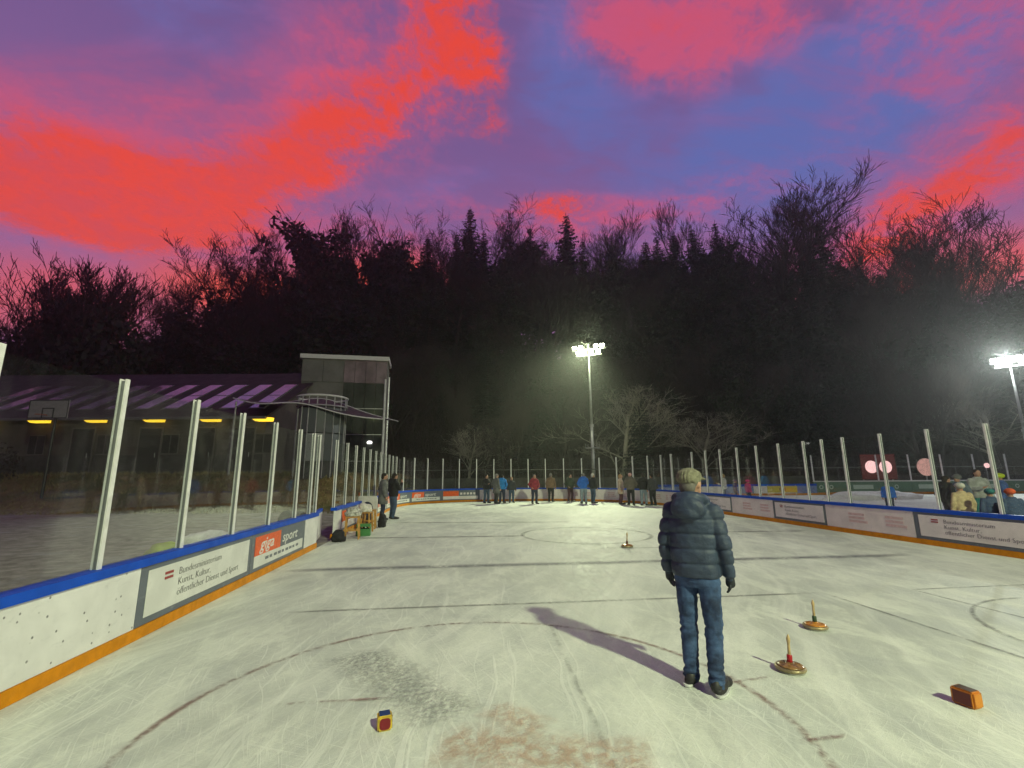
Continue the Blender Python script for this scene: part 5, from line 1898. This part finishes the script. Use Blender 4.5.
fs += [(0, m_n, 3 * m_n, 2 * m_n), (m_n - 1, 3 * m_n - 1, 4 * m_n - 1, 2 * m_n - 1)]
mb.add(vs, fs)
mb.build('board', mat('matt_white', (.62, .60, .56), .6, vary=.08), arch)
MB().box(-w_, w_, .0, .03, .001, .048).build('foot_strip', OAK, arch)
MB().box(-r_ - .02, r_ + .02, .034, .046, .06, .85).build('back_panel', mat('arch_dark', (.03, .035, .06), .6), arch)

# open gate leaf, swung outwards
gate = tag(empty('rink_gate', (LX - .10, 12.50, 0), R(100)), 'rink gate leaf swung open outwards', 'gate')
MB().box(0, 1.55, -.03, .03, .10, .765).build('leaf', WHITE, gate)
MB().box(0, 1.55, -.04, .04, .77, .85).build('cap_rail', CAP, gate)
MB().box(.02, .06, -.045, .045, .20, .70).build('hinge_bar', STEEL, gate)

# ------------------------------------------------------------------ the neighbouring rink
ICE2 = ice_material('ice_neighbour', (.72, .74, .70))
p0 = ds(37.6, 8.5)
ice2 = poly_sheet('neighbour_ice', [(RX + .9, -9), (70, -9), (70, 31), ds(37.6, 70)[:2], ds(37.6, 14)[:2], (RX + .9, 33)], -.02, ICE2)
tag(ice2, kind='structure')

GREENB = panel_mat('green_board', (.10, .20, .12), .1)
far = tag(empty('rink_barrier', ds(37.8, 22, 0), -YAW), 'green boards and glass on the far side of the neighbouring rink', 'rink barrier')
SNOWB = mat('snowy_top', (.6, .6, .58), .8)
for k in range(13):
    x = 2.0 + 2.6 * k
    pn = MB().box(x + .01, x + 2.59, 0, .08, .16, .98).build('board_panel', GREENB, far)
    for q, rr_ in ((.55, .17), (1.35, .17)):
        if k % 2 == 0:
            mb = MB()
            m2 = 20
            pts = [(x + q + rr_ * f * math.cos(6.2832 * i / m2), .58 + rr_ * f * math.sin(6.2832 * i / m2)) for f in (1, .55) for i in range(m2)]
            mb.add([(a, -.004, b) for a, b in pts] + [(a, -.001, b) for a, b in pts], [(i, (i + 1) % m2, m2 + (i + 1) % m2, m2 + i) for i in range(m2)] + [(2 * m2 + i, 2 * m2 + (i + 1) % m2, (i + 1) % m2, i) for i in range(m2)])
            mb.build('ring_mark', mat('pale_mark', (.42, .52, .42), .6), pn)
    if k % 2 == 1:
        MB().box(x + .5, x + 2.1, -.004, -.001, .42, .74).build('sign_face', mat('pale_mark', (.42, .52, .42), .6), pn)
MB().box(2, 36, -.012, .10, -.02, .155).build('kick_strip', KICK, far)
MB().box(2, 36, -.02, .14, .985, 1.07).build('cap_rail', SNOWB, far)
pm2 = MB().box(-.04, .04, .02, .10, 1.07, 3.1).mesh('glass_post')
pm2.materials.append(ALU)
for k in range(14):
    mesh_obj('glass_post', pm2, None, far, (2.05 + 2.6 * k, 0, 0))
for k in range(13):
    x = 2.05 + 2.6 * k
    MB().box(x + .05, x + 2.55, .055, .067, 1.075, 3.0).build('glass_pane', GLASS, far)

blu = tag(empty('rink_barrier', ds(37.5, 11.5, 0), -YAW), 'low blue and white boards along the back of the neighbouring rink', 'rink barrier')
for k in range(5):
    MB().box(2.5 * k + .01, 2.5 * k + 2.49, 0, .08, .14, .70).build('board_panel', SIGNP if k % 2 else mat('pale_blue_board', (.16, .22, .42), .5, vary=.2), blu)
MB().box(0, 12.5, -.015, .12, .705, .86).build('cap_rail', CAP, blu)
MB().box(0, 12.5, -.012, .10, -.02, .135).build('kick_strip', KICK, blu)
yb = tag(empty('banner', ds(30.5, 17.3, 0), -YAW), 'yellow banner on the low boards beyond the side barrier', 'banner')
MB().box(-.95, .95, 0, .05, .48, .90).build('cloth', mat('yellow_vinyl', (.50, .40, .03), .5, vary=.12, vscale=6), yb)
for x in (-.9, .9):
    MB().tube((x, .07, -.02), (x, .07, .95), .02, .02, 8).build('post', STEEL, yb)
MB().box(-.22, .22, -.004, -.001, .60, .78).build('mark', mat('ochre_mark', (.30, .20, .04), .6), yb)
lump('snow_heap', 'long low snow heap beyond the side barrier and the yellow banner', 'snow heap', ds(31, 23.5, -.03), (3.6, .7, .55), mat('snow', (.72, .73, .72), .8, vary=.1, bump=.4), 5)

# lit round signs
PGLOW = mat('pink_glow', (.8, .5, .5), .4, emit=(1, .55, .55), estr=1.3)
RGLOW = mat('dark_red_panel_glow', (.06, .015, .015), .5, emit=(.5, .05, .04), estr=.10)  # weak red emission puts the glow around the discs into the panel
sg_ = tag(empty('light_sign', ds(38.6, 29.95, 0), -YAW), 'dark red panel with two glowing pink discs above the green boards', 'sign')
MB().box(-1.35, 1.45, 0, .10, 1.15, 3.15).build('panel', RGLOW, sg_)
for x in (-1.2, 1.2):
    MB().tube((x, .2, -.1), (x, .2, 1.2), .05, .05, 8).build('post', STEEL, sg_)


def disc(cx, cz, r0, y0, y1):
    m2 = 28
    mb_ = MB()
    pts = [(cx + r0 * math.cos(6.28318 * i / m2), cz + r0 * math.sin(6.28318 * i / m2)) for i in range(m2)]
    mb_.add([(a, y0, b) for a, b in pts] + [(a, y1, b) for a, b in pts], [tuple(range(m2)), tuple(range(2 * m2 - 1, m2 - 1, -1))] + [(i, m2 + i, m2 + (i + 1) % m2, (i + 1) % m2) for i in range(m2)])
    return mb_


for x, z in ((-.58, 2.15), (.58, 2.15)):
    disc(x, z, .50, -.05, .02).build('disc', PGLOW, sg_)
s2 = tag(empty('light_sign', ds(38.4, 33.7, 0), -YAW), 'single round pinkish lit sign on a post above the green boards', 'sign')
disc(0, 2.10, .70, 0, .08).build('disc', mat('dim_pink_glow', (.7, .45, .40), .5, vary=.3, vscale=3, emit=(1, .45, .38), estr=.45), s2)
MB().tube((0, .12, -.1), (0, .12, 1.6), .05, .05, 8).build('post', STEEL, s2)
s3 = tag(empty('signal_lamp', ds(38.9, 39.2, 0), -YAW), 'small pink signal lamp on a post near the lime-helmeted skater', 'lamp')
disc(0, 2.2, .20, 0, .1).build('lamp', PGLOW, s3)
MB().tube((0, .15, -.1), (0, .15, 2.2), .04, .04, 8).build('post', STEEL, s3)

# ------------------------------------------------------------------ the damp evening air that the floodlights show up
hz_m = bpy.data.materials.new('haze')
hz_m.use_nodes = True
hg = NG(hz_m.node_tree)
hz_m.node_tree.nodes.remove(hz_m.node_tree.nodes['Principled BSDF'])
pv = hg.n('ShaderNodeVolumePrincipled')
pv.inputs['Color'].default_value = (.86, .90, .88, 1)
pv.inputs['Density'].default_value = .0011
pv.inputs['Anisotropy'].default_value = .72
hg.L.new(pv.outputs[0], hz_m.node_tree.nodes['Material Output'].inputs['Volume'])
tag(MB().box(-640, 640, -520, 760, -1.3, 62).build('haze', hz_m), 'thin evening haze over the rink and the wood', 'haze', kind='stuff')
